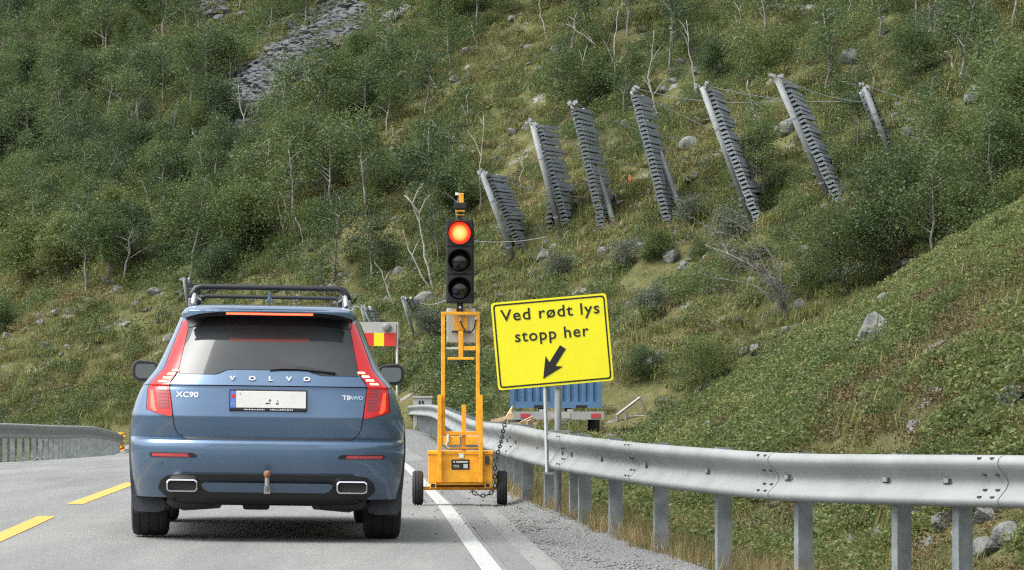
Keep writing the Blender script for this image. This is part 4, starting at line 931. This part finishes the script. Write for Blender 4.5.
OPEN = [((100, 400), (330, 265), 34), ((330, 265), (470, 175), 26), ((0, 300), (60, 330), 40), ((0, 345), (190, 350), 52), ((0, 395), (130, 400), 40), ((480, 150), (520, 60), 46), ((520, 60), (640, 10), 20), ((500, 260), (700, 215), 22), ((560, 180), (690, 170), 30),
        ((270, 90), (340, 30), 38), ((236, 150), (340, 92), 26), ((400, 20), (440, 80), 30), ((150, 140), (240, 40), 10), ((730, 30), (850, 70), 34), ((700, 150), (780, 130), 40), ((850, 80), (1024, 70), 22), ((880, 100), (1000, 110), 24), ((330, 160), (440, 150), 6), ((400, 320), (500, 300), 40), ((480, 250), (520, 330), 40), ((620, 60), (700, 130), 14), ((600, 260), (640, 330), 40)]
def opening(x, y):
    best = 9
    for (x0, y0), (x1, y1), w_ in OPEN:
        dx, dy = x1 - x0, y1 - y0; t = max(0, min(1, ((x - x0) * dx + (y - y0) * dy) / (dx*dx + dy*dy))); best = min(best, math.hypot(x - x0 - t*dx, y - y0 - t*dy) / w_)
    return best
r2 = random.Random(5); cnt = 0; occ = []
tries = 0
while cnt < 290 and tries < 9000:
    tries += 1
    x, y = r2.uniform(-50, 1080), r2.uniform(-45, 425); k = opening(x, y)
    if k < 1.0 and r2.random() < .93: continue
    t_ = (x - 228) / 124; 
    if -.05 <= t_ <= 1.02 and -8 < y - (106 - 92 * t_) < 62 and r2.random() < .88: continue
    if y > 330 and x > 130: continue
    if 470 < x < 920 and y > 70 and r2.random() < .80: continue
    if x > 560 and y > 300: continue
    p = hit(x, y, 100)
    if p is None or p.y < 100: continue
    if any((p - o_).length < 1.5 for o_ in occ) or any(abs(p.x - h_.x * p.y / h_.y) < 1.5 and -9 < p.y - h_.y < 2 for h_ in heads): continue
    occ.append(p); left = x < 480
    b_ = r2.random() < .30; s_ = r2.uniform(.65, 1.25) if not b_ else r2.uniform(.6, 1.15)
    if x > 480: s_ *= .82
    tm = r2.choice(bushes if b_ else birches)
    if y > 300: s_ *= .7
    zn = ('in the upper left corner' if x < 170 and y < 130 else 'on the far left slope below the upper left corner' if x < 170 and y < 290 else 'low on the left slope above the left guardrail' if x < 170 else
          'left of the grey scree at the top' if x < 240 and y < 90 else 'right of the grey scree near the top' if x < 400 and y < 90 else 'between the scree and the signal head, high on the slope' if x < 480 and y < 150 else
          'above the car roof, left half' if x < 260 else 'above the car roof, right half' if x < 370 else 'just left of the signal head' if x < 480 else
          'at the top above the first three snow barriers' if x < 600 and y < 120 else 'at the top above the fourth and fifth snow barriers' if x < 760 and y < 100 else 'in the top right corner above the last snow barriers' if y < 110 else 'among the snow barriers, on the open hillside')
    lab, grp = ('multi-stemmed green bush ' if b_ else 'leafy mountain birch ') + zn, ('bushes ' if b_ else 'birches ') + zn
    place('bush' if b_ else 'birch_tree', tm, p, (s_ * r2.uniform(.9, 1.15), s_), r2.uniform(0, 6.28), lab, 'bush' if b_ else 'tree', grp, (r2.uniform(-.1, .1), r2.uniform(-.14, .06))); cnt += 1

# leafy bushes in the dip between the near slope and the barriers
nearb = [tree_meshes(300 + i, 3.6, 1.5, 10, 80, 40, .072, M_dbark, LM_birch if i == 1 else LM_shrub, .2, .1, 4) for i in range(3)]
for i, (x, yt, yb_, s_, lab) in enumerate(((846, 196, 296, 1.0, 'dark leafy bush hiding the foot of the tallest snow barrier'), (900, 132, 268, 1.1, 'big leafy bush in front of the rightmost snow barrier'), (945, 150, 240, 1.0, 'dark leafy bush right of the rightmost snow barrier, on the ridge'), (1000, 105, 205, 1.0, 'green bush at the right edge of the picture above the slope'), (1030, 40, 165, 1.1, 'tall dark bush cut by the right picture edge'), (868, 215, 290, .8, 'low green bush on the ridge below the big leafy bush'), (968, 190, 230, .9, 'low bright green bush on the ridge near the right edge'),
        (915, 18, 92, 1.3, 'dark wide bush at top right above the grassy ledge'), (700, 234, 262, 1.1, 'low scrub at the foot of the fifth snow barrier'), (806, 245, 305, 1.0, 'leafy bush rising behind the grey dead bush on its right'), (735, 240, 272, 1.2, 'scrubby bush just left of the sixth snow barrier foot'), (655, 225, 262, 1.3, 'low dark bush under the fourth snow barrier'), (705, 330, 392, 1.3, 'dark bush in the dip left of the near slope'), (640, 345, 385, 1.4, 'low dark bush in the dip right of the yellow sign'))):
    p = hit(x, yb_, 58); hgt = (yb_ - yt) / F * p.y; ws = hgt / 3.6 * s_
    place('bush', nearb[i % 3], p - Vector((0, 0, .1)), (ws, hgt / 3.6), i * 1.7, lab, 'bush', 'leafy bushes along the ridge')
greyb = [tree_meshes(350 + i, 2.0, 1.1, 7, 50, 40, .085, M_dbark, LM_grey, .2, .1, 3) for i in range(2)]
for i, (x, y, s_, lab) in enumerate(((953, 48, 1.0, 'pale grey green willow bush near the top right corner'), (690, 228, .5, 'pale grey green willow scrub between the fourth and fifth snow barriers'), (650, 320, .55, 'grey green willow scrub right of the yellow sign'), (560, 285, .5, 'grey green willow scrub just above the yellow sign'), (735, 252, .7, 'large grey willow scrub over the foot of the fifth snow barrier'), (430, 345, .6, 'grey green willow scrub left of the signal trolley mast'), (465, 375, .55, 'grey green willow scrub seen through the trolley frame'), (625, 270, .5, 'grey green willow scrub below the third snow barrier'), (140, 130, .8, 'pale willow bush in the upper left wood'), (110, 150, .7, 'second pale willow bush in the upper left wood'))):
    p = hit(x, y, 70); place('willow_bush', greyb[i % 2], p, (s_, s_), i * 2.1, lab, 'bush', 'grey willow bushes')

# dead white birch trunks, each traced as a bent stem
def snag(pts, rr0, label, forks=2, group='dead white birch stems on the hillside', y0=70, seed=0):
    r = random.Random(seed); B = hit(*pts[0], y0); k = [px(x, y, B.y - .0 - .12 * i) - B for i, (x, y) in enumerate(pts)]
    t = thing('dead_birch', label, 'dead tree', B, group); b = MB(); k[0] = k[0] - Vector((0, 0, .15)); P = Path(k) if len(k) > 2 else None
    pp = [P.at(P.s[-1] * i / 10) + Vector((r.gauss(0, .03), r.gauss(0, .03), 0)) * (i > 0) for i in range(11)] if P else [k[0].lerp(k[1], i / 6) + Vector((r.gauss(0, .05), 0, 0)) * (i > 0) for i in range(7)]
    b.tube(pp, [rr0 * (1.1 - .75 * i / (len(pp) - 1)) for i in range(len(pp))], 6); b.build('stem', M_dead, t, smooth=True)
    for f in range(forks):
        i = r.randint(len(pp) // 3, len(pp) - 2); p = pp[i]; L = (pp[-1] - pp[0]).length * r.uniform(.15, .35); e_ = p + Vector((r.choice((-1, 1)) * L * r.uniform(.2, .5), r.uniform(-.3, .3) * L, L * r.uniform(.5, 1))); b = MB(); b.tube([p, p.lerp(e_, .5) + Vector((0, 0, .1 * L)), e_], [rr0 * .5, rr0 * .35, rr0 * .15], 5); b.build('branch', M_dead, t)
SN = [([(437, 295), (425, 255), (418, 215), (405, 195)], .075, 3, 'tall forked white dead birch just left of the signal head'), ([(432, 288), (415, 262), (402, 230)], .06, 1, 'leaning white dead birch beside the forked one'), ([(396, 310), (383, 275), (374, 262)], .055, 1, 'short white dead stem above the red and yellow board'), ([(440, 225), (436, 195), (433, 172)], .05, 2, 'upright white dead stem above the forked dead birch'),
      ([(590, 110), (584, 75), (580, 50)], .06, 2, 'curved white dead stem between second and third barrier heads'), ([(615, 100), (614, 60), (618, 10)], .06, 2, 'tall thin white stem above the fourth barrier head'), ([(605, 50), (588, 38), (566, 24)], .06, 3, 'fallen forked white trunk near the top centre'), ([(548, 40), (541, 15), (540, -4)], .06, 1, 'white stem at the top edge, centre'), ([(770, 140), (752, 105), (748, 80)], .07, 2, 'white dead stem just left of the tallest barrier head'), ([(725, 60), (738, 30), (742, 5)], .05, 4, 'thin many-branched bare birch above the fifth barrier head'),
      ([(957, 75), (950, 55), (945, 52)], .08, 0, 'short crooked white trunk under the pale willow, top right'), ([(955, 18), (948, 5), (946, -3)], .09, 2, 'forked white trunk at the top right edge'), ([(480, 215), (481, 150), (484, 115)], .05, 2, 'upright white snag above the signal head'), ([(490, 82), (500, 75), (518, 80)], .06, 1, 'bent pale branch lying above the first barrier'), ([(440, 95), (450, 96), (472, 92)], .05, 2, 'horizontal pale branch in the wood, upper centre'), ([(247, 134), (240, 105), (238, 85)], .06, 1, 'white stem below the grey scree'), ([(205, 80), (196, 62), (192, 52)], .06, 1, 'white stem left of the scree, upper left'), ([(325, 108), (312, 85), (308, 70)], .06, 1, 'white curved stem just right of the scree'), ([(228, 155), (220, 140), (212, 132)], .06, 3, 'broken white branches in the middle of the left wood'), ([(192, 155), (182, 145), (176, 138)], .05, 1, 'pale bent stem left of the broken branches'),
      ([(35, 82), (26, 65), (23, 50)], .06, 1, 'white stem near the left edge, upper wood'), ([(285, 238), (278, 205), (272, 195)], .06, 2, 'group of bare pale stems in the middle of the wood, left one'), ([(293, 236), (286, 205), (279, 192)], .05, 1, 'bare pale stem, right one of the middle pair'), ([(305, 228), (318, 215), (323, 210)], .05, 2, 'pale leaning branch right of the middle pair'), ([(70, 248), (60, 238), (56, 230)], .05, 3, 'pale brushwood on the left slope, halfway up'), ([(130, 238), (124, 222), (119, 218)], .05, 1, 'thin pale stem above the left mirror, mid slope'), ([(186, 262), (182, 250), (180, 245)], .05, 1, 'short pale stem above the left barrier'), ([(380, 155), (372, 130), (366, 118)], .05, 1, 'pale stem in the wood above the car'), ([(275, 185), (270, 165), (267, 150)], .05, 1, 'thin white stem in the wood over the roof bars'), ([(297, 185), (290, 165), (282, 157)], .05, 2, 'white broken stem with side branch over the roof bars'), ([(520, 190), (522, 160), (530, 145)], .04, 1, 'thin bare stem left of the second barrier'), ([(668, 205), (664, 180), (660, 160)], .04, 2, 'thin dead stem right of the fourth barrier'), ([(700, 100), (690, 60), (686, 20)], .05, 4, 'slender bare birch above the fifth barrier head, left one'),
      ([(660, 120), (650, 80), (655, 30)], .05, 4, 'slender bare birch above the fourth barrier head'), ([(424, 60), (430, 75), (437, 90)][::-1], .05, 0, 'pale stem on the bright grassy strip, top centre'), ([(365, 88), (360, 70), (355, 60)], .05, 1, 'pale stem left of the bright grassy strip'), ([(478, 48), (474, 35), (471, 25)], .05, 0, 'white stem right of the bright grassy strip'), ([(100, 48), (96, 40), (94, 35)], .05, 0, 'short white stem in the upper left wood'), ([(154, 225), (148, 195), (140, 180)], .04, 1, 'grey bare stem in the left wood above the mirror'), ([(102, 180), (98, 165), (96, 150)], .05, 1, 'faint white stem low in the left wood')]
for i, (pts, r0, fk, lab) in enumerate(SN): snag(pts, r0 * .7, lab, fk, seed=i)
rs = random.Random(77); zs_ = [('in the upper left wood', 0, 230, 30, 140), ('in the wood below the scree', 200, 330, 130, 230), ('in the left wood over the car', 30, 330, 180, 270), ('in the wood left of the signal head', 330, 470, 60, 230), ('above the snow barriers', 500, 1000, 10, 90)]
for i in range(46):
    zn, xa, xb, ya, yb = zs_[i % 5]; x, y = rs.uniform(xa, xb), rs.uniform(ya, yb); L_ = rs.uniform(14, 34); dx = rs.uniform(-.45, .1) * L_
    snag([(x, y), (x + dx * .4 + rs.uniform(-2, 2), y - L_ * .5), (x + dx, y - L_)], .036, 'thin pale dead stem standing ' + zn, rs.choice((0, 0, 1)), 'thin pale stems ' + zn, seed=300 + i)
snag([(786, 318), (773, 285), (745, 262), (705, 245)], .035, 'grey dead bush with bare arching branches, drooping over to the left, long limb', 2, None, 55, 90)
# the big grey dead bush
B = hit(786, 322, 50); t = thing('dead_bush', 'large grey leafless bush arching leftwards above the near slope', 'dead bush', B)
r = random.Random(12); M_dbush = mat('grey_dead_wood', (.09, .085, .078), .9, scale=3, col2=(.20, .19, .175))
for k in range(15):
    x1, y1 = r.uniform(682, 818), r.uniform(208, 282); f_ = r.uniform(.25, .55); xm, ym = 786 + (x1 - 786) * f_ * .8 + r.uniform(-6, 6), 322 + (y1 - 322) * (f_ + .25); dd = r.uniform(-1.2, 1.2)
    P = Path([px(786 + r.uniform(-6, 6), 325, B.y) - B, px(786 + (xm - 786) * .4, 322 + (ym - 322) * .5, B.y + dd * .2) - B, px(xm, ym, B.y + dd * .5) - B, px(x1, y1 + r.uniform(0, 14), B.y + dd) - B]); pp = [P.at(P.s[-1] * i / 10) + Vector((r.gauss(0, .03), 0, r.gauss(0, .03))) * (i > 0) for i in range(11)]
    b = MB(); b.tube(pp, [.022 * (1.05 - .8 * i / 10) for i in range(11)], 5)
    for j in range(13):
        i = r.randint(3, 10); e_ = pp[i] + Vector((r.uniform(-.9, .4), r.uniform(-.4, .4), r.uniform(-.25, .6))) * r.uniform(.3, .9); b.tube([pp[i], pp[i].lerp(e_, .5) + Vector((0, 0, .06)), e_], [.010, .008, .004], 4)
    b.build('branch', M_dbush, t)

# ------------------------------------------------------------------ rocks
M_rock = mat('grey_rock', (.065, .07, .062), .9, scale=2.6, bump=.8, bscale=9, col2=(.20, .205, .192)); M_rockd = mat('slate_rock', (.045, .049, .053), .9, scale=3, bump=.6, bscale=9, col2=(.125, .132, .138))
def rock_mesh(seed, m, flat=.7):
    r = random.Random(seed); bm = bmesh.new(); bmesh.ops.create_icosphere(bm, subdivisions=3, radius=1)
    pl = [(Vector((r.gauss(0, 1), r.gauss(0, 1), r.gauss(0, 1))).normalized(), r.uniform(.5, .85)) for _ in range(16)]
    for v in bm.verts:
        for n_, d_ in pl:
            q = v.co.dot(n_)
            if q > d_: v.co -= n_ * (q - d_)
        v.co += v.co.normalized() * (.10 * float(fbm(np.array([v.co.x * 2.1 + seed]), np.array([v.co.y * 2.1 + v.co.z * 1.7]), seed, 4)[0])); v.co.z *= flat
    me = bpy.data.meshes.new('rock'); bm.to_mesh(me); bm.free(); me.materials.append(m); return me
M_gst = mat('gravel_stone', (.10, .105, .10), .95, scale=1.2, col2=(.27, .275, .262))
rocks = [rock_mesh(i, M_rock, .55 + .1 * (i % 4)) for i in range(7)]; slates = [rock_mesh(40 + i, M_rockd, .45) for i in range(5)]
BR = [(876, 332, 22, 19, 'largest grey boulder on the near slope, right of the dead bush'), (888, 298, 9, 6, 'small stone perched on top of the largest boulder'), (1012, 402, 13, 9, 'pale flat rock on the slope by the right picture edge'), (838, 278, 15, 5, 'flat slab of rock left above the largest boulder'), (905, 272, 12, 4, 'thin slab of rock right above the largest boulder'), (722, 432, 14, 6, 'low rock just above the guardrail, left of centre slope'), (868, 405, 7, 5, 'small white stone in the middle of the slope'), (822, 398, 9, 4, 'flat stone left of the small white one'), (938, 350, 15, 5, 'row of flat stone high on the right slope'), (797, 412, 8, 4, 'small flat stone low on the slope'), (660, 358, 8, 6, 'grey rock in the dip right of the yellow sign'),
      (706, 260, 7, 6, 'pale round stone below the fifth snow barrier'), (672, 258, 9, 7, 'grey stone below the fourth snow barrier'), (500, 308, 8, 6, 'pale rock just left of the sign corner'), (545, 255, 10, 6, 'grey rock under the second snow barrier'), (750, 175, 14, 8, 'grey rock between fifth and sixth snow barriers'), (690, 145, 10, 6, 'pale rock behind the fourth snow barrier'), (790, 128, 14, 7, 'pale rock left of the tallest barrier tube'), (395, 15, 18, 8, 'grey rock outcrop at top, left of the grassy strip'), (160, 50, 20, 8, 'grey rock outcrop in the upper left wood'), (975, 95, 12, 8, 'grey rock below the pale willow at right'), (345, 300, 16, 7, 'grey slab on the slope above the roof bars'), (430, 300, 12, 7, 'grey rock at the foot of the forked dead birch'), (850, 60, 10, 6, 'grey rock on the grassy ledge, top right')]
r = random.Random(3)
for i, (x, y, rx, rz_, lab) in enumerate(BR):
    p = hit(x, y + rz_ * .6, 28); s_ = 1.35 * rx / F * p.y; rz_ *= 1.35; o = link('boulder', rocks[i % 7]); o.location = p + Vector((0, 0, .25 * rz_ / F * p.y)); o.scale = (s_, s_ * .8, rz_ / F * p.y / .62); o.rotation_euler = (r.uniform(-.2, .2), r.uniform(-.5, -.15), r.uniform(0, .6)); tag(o, lab, 'rock')
BANK = [(905, 512, 20, 10), (945, 522, 22, 14), (985, 515, 26, 16), (1010, 535, 26, 16), (960, 545, 20, 14), (925, 548, 18, 12), (880, 535, 18, 14), (852, 548, 17, 20), (842, 520, 14, 8), (862, 512, 14, 8), (985, 556, 24, 14), (1018, 506, 20, 12), (900, 560, 16, 12), (808, 515, 14, 6), (775, 507, 12, 6), (940, 505, 16, 8), (830, 535, 10, 9), (1000, 495, 16, 8)]
for i, (x, y, rx, rz_) in enumerate(BANK):
    p = hit(x, y + rz_ * .4, 24.3); rx *= .85; rz_ *= .85; s_ = rx / F * p.y; o = link('bank_rock', rocks[(i * 3) % 7]); o.location = p + Vector((0, 0, .25 * rz_ / F * p.y)); o.scale = (s_, s_ * .9, rz_ / F * p.y / .6); o.rotation_euler = (r.uniform(-.3, .3), r.uniform(-.5, .2), r.uniform(0, 6)); tag(o, 'grey broken rock in the bank behind the guardrail at lower right', 'rock', 'broken rocks in the bank behind the right guardrail')

# ------------------------------------------------------------------ stuff: scattered low plants, grass, stones (instanced clumps)
def src(name, me): return bpy.data.objects.new(name, me)
def clump(seed, n, size, rad, h, lm, flat=.5):
    r = random.Random(seed); V = []; Fc = []
    for _ in range(n):
        a = r.uniform(0, 6.28); q = rad * math.sqrt(r.random()); p = Vector((q * math.cos(a), q * math.sin(a), h * (1 - (q / rad)**2 * .7) * r.uniform(.15, 1.05)))
        u = Vector((r.uniform(-1, 1), r.uniform(-1, 1), r.uniform(-flat, flat))).normalized(); v = u.cross(Vector((r.uniform(-1, 1), r.uniform(-1, 1), r.uniform(-.2, 1.3)))).normalized(); s = size * r.uniform(.6, 1.4); k = len(V)
        V += [p - u * s * .5, p + v * s * .33, p + u * s * .5, p - v * s * .33]; Fc.append((k, k+1, k+2, k+3))
    return leafmesh('clump', V, Fc, lm)
def tuft(seed, n, h, wd, spread, m):
    r = random.Random(seed); V = []; Fc = []
    for _ in range(n):
        p = Vector((r.gauss(0, spread), r.gauss(0, spread), -.02)); a = r.uniform(0, 6.28); hh = h * r.uniform(.5, 1.15); ln = r.uniform(.05, .5) * hh; d = Vector((math.cos(a), math.sin(a), 0)); s = Vector((-d.y, d.x, 0)) * wd; k = len(V)
        m1 = p + d * ln * .3 + Vector((0, 0, hh * .6)); e = p + d * ln + Vector((0, 0, hh)); V += [p - s, p + s, m1 + s * .7, m1 - s * .7, e]; Fc += [(k, k+1, k+2, k+3), (k+3, k+2, k+4)]
    return leafmesh('tuft', V, Fc, m)
def scatter(name, label, sources, pts, scl, kind_cat):
    cl = bpy.data.collections.new(name + '_sources')
    for s_ in sources: cl.objects.link(s_)
    n = len(pts); me = bpy.data.meshes.new(name); me.from_pydata(pts, [], [])
    at = me.attributes.new('scl', 'FLOAT', 'POINT'); at.data.foreach_set('value', scl)
    at = me.attributes.new('rot', 'FLOAT_VECTOR', 'POINT'); at.data.foreach_set('vector', np.stack([rng.uniform(-.25, .25, n), rng.uniform(-.35, .15, n), rng.uniform(0, 6.28, n)], -1).ravel())
    at = me.attributes.new('pick', 'INT', 'POINT'); at.data.foreach_set('value', rng.integers(0, len(sources), n).astype(np.int32))
    o = link(name, me); ng = bpy.data.node_groups.new(name, 'GeometryNodeTree'); ng.interface.new_socket('Geometry', in_out='INPUT', socket_type='NodeSocketGeometry'); ng.interface.new_socket('Geometry', in_out='OUTPUT', socket_type='NodeSocketGeometry')
    N = ng.nodes; L_ = ng.links; gi = N.new('NodeGroupInput'); go = N.new('NodeGroupOutput'); ip = N.new('GeometryNodeInstanceOnPoints'); ci = N.new('GeometryNodeCollectionInfo'); ci.inputs[0].default_value = cl; ci.inputs['Separate Children'].default_value = True; ci.inputs['Reset Children'].default_value = True
    def na(nm, ty): a = N.new('GeometryNodeInputNamedAttribute'); a.data_type = ty; a.inputs['Name'].default_value = nm; return a.outputs['Attribute']
    L_.new(gi.outputs[0], ip.inputs['Points']); L_.new(ci.outputs[0], ip.inputs['Instance']); ip.inputs['Pick Instance'].default_value = True
    L_.new(na('pick', 'INT'), ip.inputs['Instance Index']); L_.new(na('scl', 'FLOAT'), ip.inputs['Scale'])
    er = N.new('FunctionNodeEulerToRotation'); L_.new(na('rot', 'FLOAT_VECTOR'), er.inputs[0]); L_.new(er.outputs[0], ip.inputs['Rotation'])
    L_.new(ip.outputs[0], go.inputs[0]); md = o.modifiers.new('scatter', 'NODES'); md.node_group = ng
    return tag(o, label, kind_cat, kind='stuff')
def cand(n, ya, yb, marg=.165):
    Y = np.sqrt(rng.uniform(ya**2, yb**2, n)); X = rng.uniform(-marg, marg, n) * Y; Z = height(X, Y); return X, Y, Z
EXC = []
def vis(X, Y, Z, mt=3):
    pxx, pyy = proj(X, Y, Z); ok = (pyy > -60) & (pyy < 640)
    for o in bpy.data.objects:
        if o.name.startswith(('boulder', 'bank_rock')): k = .85 * max(o.scale[0], o.scale[1]); ok &= ((X - o.location.x)**2 + ((Y - o.location.y + k * 1.2) / 2.2)**2) > k * k
    ok &= ((X - fr.location.x) / 1.0)**2 + ((Y - fr.location.y + 1.5) / 3.0)**2 > 1
    return ok
# hill shrubs
X, Y, Z = cand(60000, 62, 262); off_road = (X > XRAIL(Y) + .5) | (Y > 128 + .0 * X) ; zhm = (.55 * X + .35 * Y - 41.15)
ok = vis(X, Y, Z) & off_road & ~((np.abs(X - XC(Y)) < 6) & (Y < 146)) & ~((Y > 97) & (Y < 107) & (X < 2.8) & (X > -3)) 
X, Y, Z = X[ok], Y[ok], Z[ok]; N1 = fbm(X / 7, Y / 7, 70, 3); N2 = fbm(X / 3, Y / 3, 77, 3); QX, QY = proj(X, Y, Z)
OP = np.array([opening(a_, b_) for a_, b_ in zip(QX, QY)]); SCR = np.array([math.hypot(a_ - (x0 := 228 + 124 * (t_ := max(0, min(1, ((a_ - 228) * 124 - (b_ - 108) * 100) / (124**2 + 100**2))))), b_ - (108 - 100 * t_)) for a_, b_ in zip(QX, QY)])
keep = ~((Y > 60) & (Y < 107) & (X < 3.4)) & ((SCR > 24) | (rng.random(len(X)) < .22)) & ((OP > 1) | (rng.random(len(X)) < .35)); NOSCR = SCR > 20
for o in bpy.data.objects:
    if o.name.startswith('snow_barrier'): keep &= ((X - o.location.x) / .9)**2 + ((Y - o.location.y + 2.2) / 3.4)**2 > 1
keep &= ~((QX < 345) & (QY > 280)) | (rng.random(len(X)) < .45)
def sub(mask, n):
    i = np.flatnonzero(mask); rng.shuffle(i); return i[:n]
def pts(i, dz=0): return np.stack([X[i], Y[i], Z[i] + dz], -1).tolist()
shr = [src('shrub_clump', clump(400 + k, 420, .070, .62, .6, LM_shrub)) for k in range(3)] + [src('shrub_clump', clump(410 + k, 420, .070, .7, .75, LM_birch)) for k in range(2)]
i = sub((N1 + .35 * N2 > -.10) & keep, 8000); scatter('hillside_shrubs', 'dense low green shrubs covering the hillside', shr, pts(i), np.clip(rng.uniform(.45, 1.15, len(i)) * np.where(QX[i] < 480, 1.25, .9), .4, 1.5), 'shrubs')
hth = [src('heath_clump', clump(420 + k, 200, .06, .5, .28, LM_heath)) for k in range(2)] + [src('heath_clump', clump(425 + k, 200, .06, .5, .3, LM_grass)) for k in range(2)]
i = sub((N1 < .25) & NOSCR, 13000); scatter('heather', 'brownish heather and low herbs between the shrubs on the hillside', hth, pts(i), rng.uniform(.5, 1.3, len(i)), 'heather')
grs = [src('grass_tuft', tuft(430 + k, 60, .26, .016, .24, LM_grass)) for k in range(3)]
i = sub(((N1 < .12) | (OP < 1)) & NOSCR, 12000); scatter('hillside_grass', 'yellow green grass on the open strips of the hillside', grs, pts(i), rng.uniform(.6, 1.3, len(i)), 'grass')
i = sub(N2 > -.2, 2000); scatter('hillside_willow_scrub', 'pale grey green dwarf willow scattered over the hillside', [src('willow_clump', clump(440 + k, 220, .07, .5, .45, LM_grey)) for k in range(2)], pts(i), rng.uniform(.4, 1.0, len(i)), 'shrubs')
i = sub(N2 < .1, 3600); scatter('hillside_stones', 'small grey stones strewn over the hillside', [src('stone', m_) for m_ in rocks], pts(i, .03), rng.uniform(.08, .34, len(i)), 'stones')
# scree
PS = []; 
for _ in range(1500):
    u = r.random(); x = 228 + (352 - 228) * u + r.gauss(0, 15); y = 106 + (14 - 106) * u + r.gauss(0, 13 - 5 * u)
    PS.append((x, y))
for _ in range(260): PS.append((r.gauss(205, 14), r.gauss(8, 9)))
for _ in range(320): PS.append((r.gauss(250, 16), r.gauss(112, 12)))
sp_ = [hit(x, y, 110) for x, y in PS]; sp_ = [tuple(p + Vector((0, 0, .05))) for p in sp_ if p]
scatter('scree', 'patch of loose dark grey scree on the upper left hillside', [src('scree_stone', m_) for m_ in slates], sp_, rng.uniform(.12, .5, len(sp_)), 'scree')
# near slope
X, Y, Z = cand(150000, 21.5, 66, .19); d_ = X - XRAIL(Y); ok = (d_ > .55) & vis(X, Y, Z); X, Y, Z, d_ = X[ok], Y[ok], Z[ok], d_[ok]; N1 = fbm(X / 1.6, Y / 2.4, 90, 3); N2 = fbm(X / .7, Y / .9, 95, 3)
nl = [src('leafy_clump', clump(500 + k, 320, .024, .19, .15, LM_near)) for k in range(4)] + [src('leafy_clump', clump(510, 320, .024, .2, .17, LM_shrub))]
i = sub((N1 + .5 * N2 > -.27) & (d_ > .65), 11500); scatter('slope_shrubs', 'low leafy shrubs covering the near slope behind the guardrail', nl, pts(i), rng.uniform(.55, 1.5, len(i)), 'shrubs')
ng_ = [src('slope_tuft', tuft(520 + k, 34, .15, .006, .09, LM_grass)) for k in range(3)]
i = sub((N1 < .1), 1300); scatter('slope_grass', 'yellow green grass growing through the near slope shrubs', ng_, pts(i), rng.uniform(.6, 1.4, len(i)), 'grass')
i = sub((N1 < .12), 6500); scatter('slope_heath', 'reddish brown low heath on the near slope', [src('slope_heath_clump', clump(530 + k, 150, .022, .2, .08, LM_heath)) for k in range(2)], pts(i), rng.uniform(.6, 1.4, len(i)), 'heather')
i = sub(N2 < .1, 420); scatter('slope_stones', 'small grey stones lying on the near slope', [src('slope_stone', m_) for m_ in rocks], pts(i, .02), rng.uniform(.03, .13, len(i)), 'stones')
# dry grass under the rail
X, Y, Z = cand(60000, 20.5, 60, .19); d_ = X - XRAIL(Y); ok = (d_ > .02) & (d_ < 1.6) & (rng.random(len(X)) < np.clip(1.2 - d_ * .6, 0.1, 1)); X, Y, Z = X[ok], Y[ok], Z[ok]
i = sub(X > -99, 3800); scatter('dry_grass', 'tall dry straw coloured grass along the foot of the right guardrail', [src('dry_tuft', tuft(540 + k, 26, .30, .0035, .06, LM_dry if k < 3 else LM_grass)) for k in range(4)], pts(i), rng.uniform(.3, .85, len(i)), 'grass')
# loose gravel
X, Y = [], []
Yv = np.sqrt(rng.uniform(20**2, 52**2, 9000)); a_ = XC(Yv) + LW + .42; c_ = XRAIL(Yv) + .1; X = a_ + (c_ - a_) * rng.uniform(-.04, 1, len(Yv)); Y = Yv; Z = height(X, Y) + .035
i = np.arange(len(X)); scatter('gravel_stones', 'loose grey gravel on the shoulder between asphalt and guardrail', [src('gravel_stone', rock_mesh(60 + k, M_gst, .7)) for k in range(4)], pts(i), rng.uniform(.005, .017, len(i)), 'gravel')
i = rng.choice(len(X), 160); X = X[i] - rng.uniform(.2, 1.0, 160); Y = Y[i]; Z = zroad(X, Y) + .004; i = np.arange(160); scatter('road_grit', 'dark grit scattered on the asphalt by the white edge line', [src('grit', m_) for m_ in slates[:3]], pts(i), rng.uniform(.006, .014, 160), 'grit')
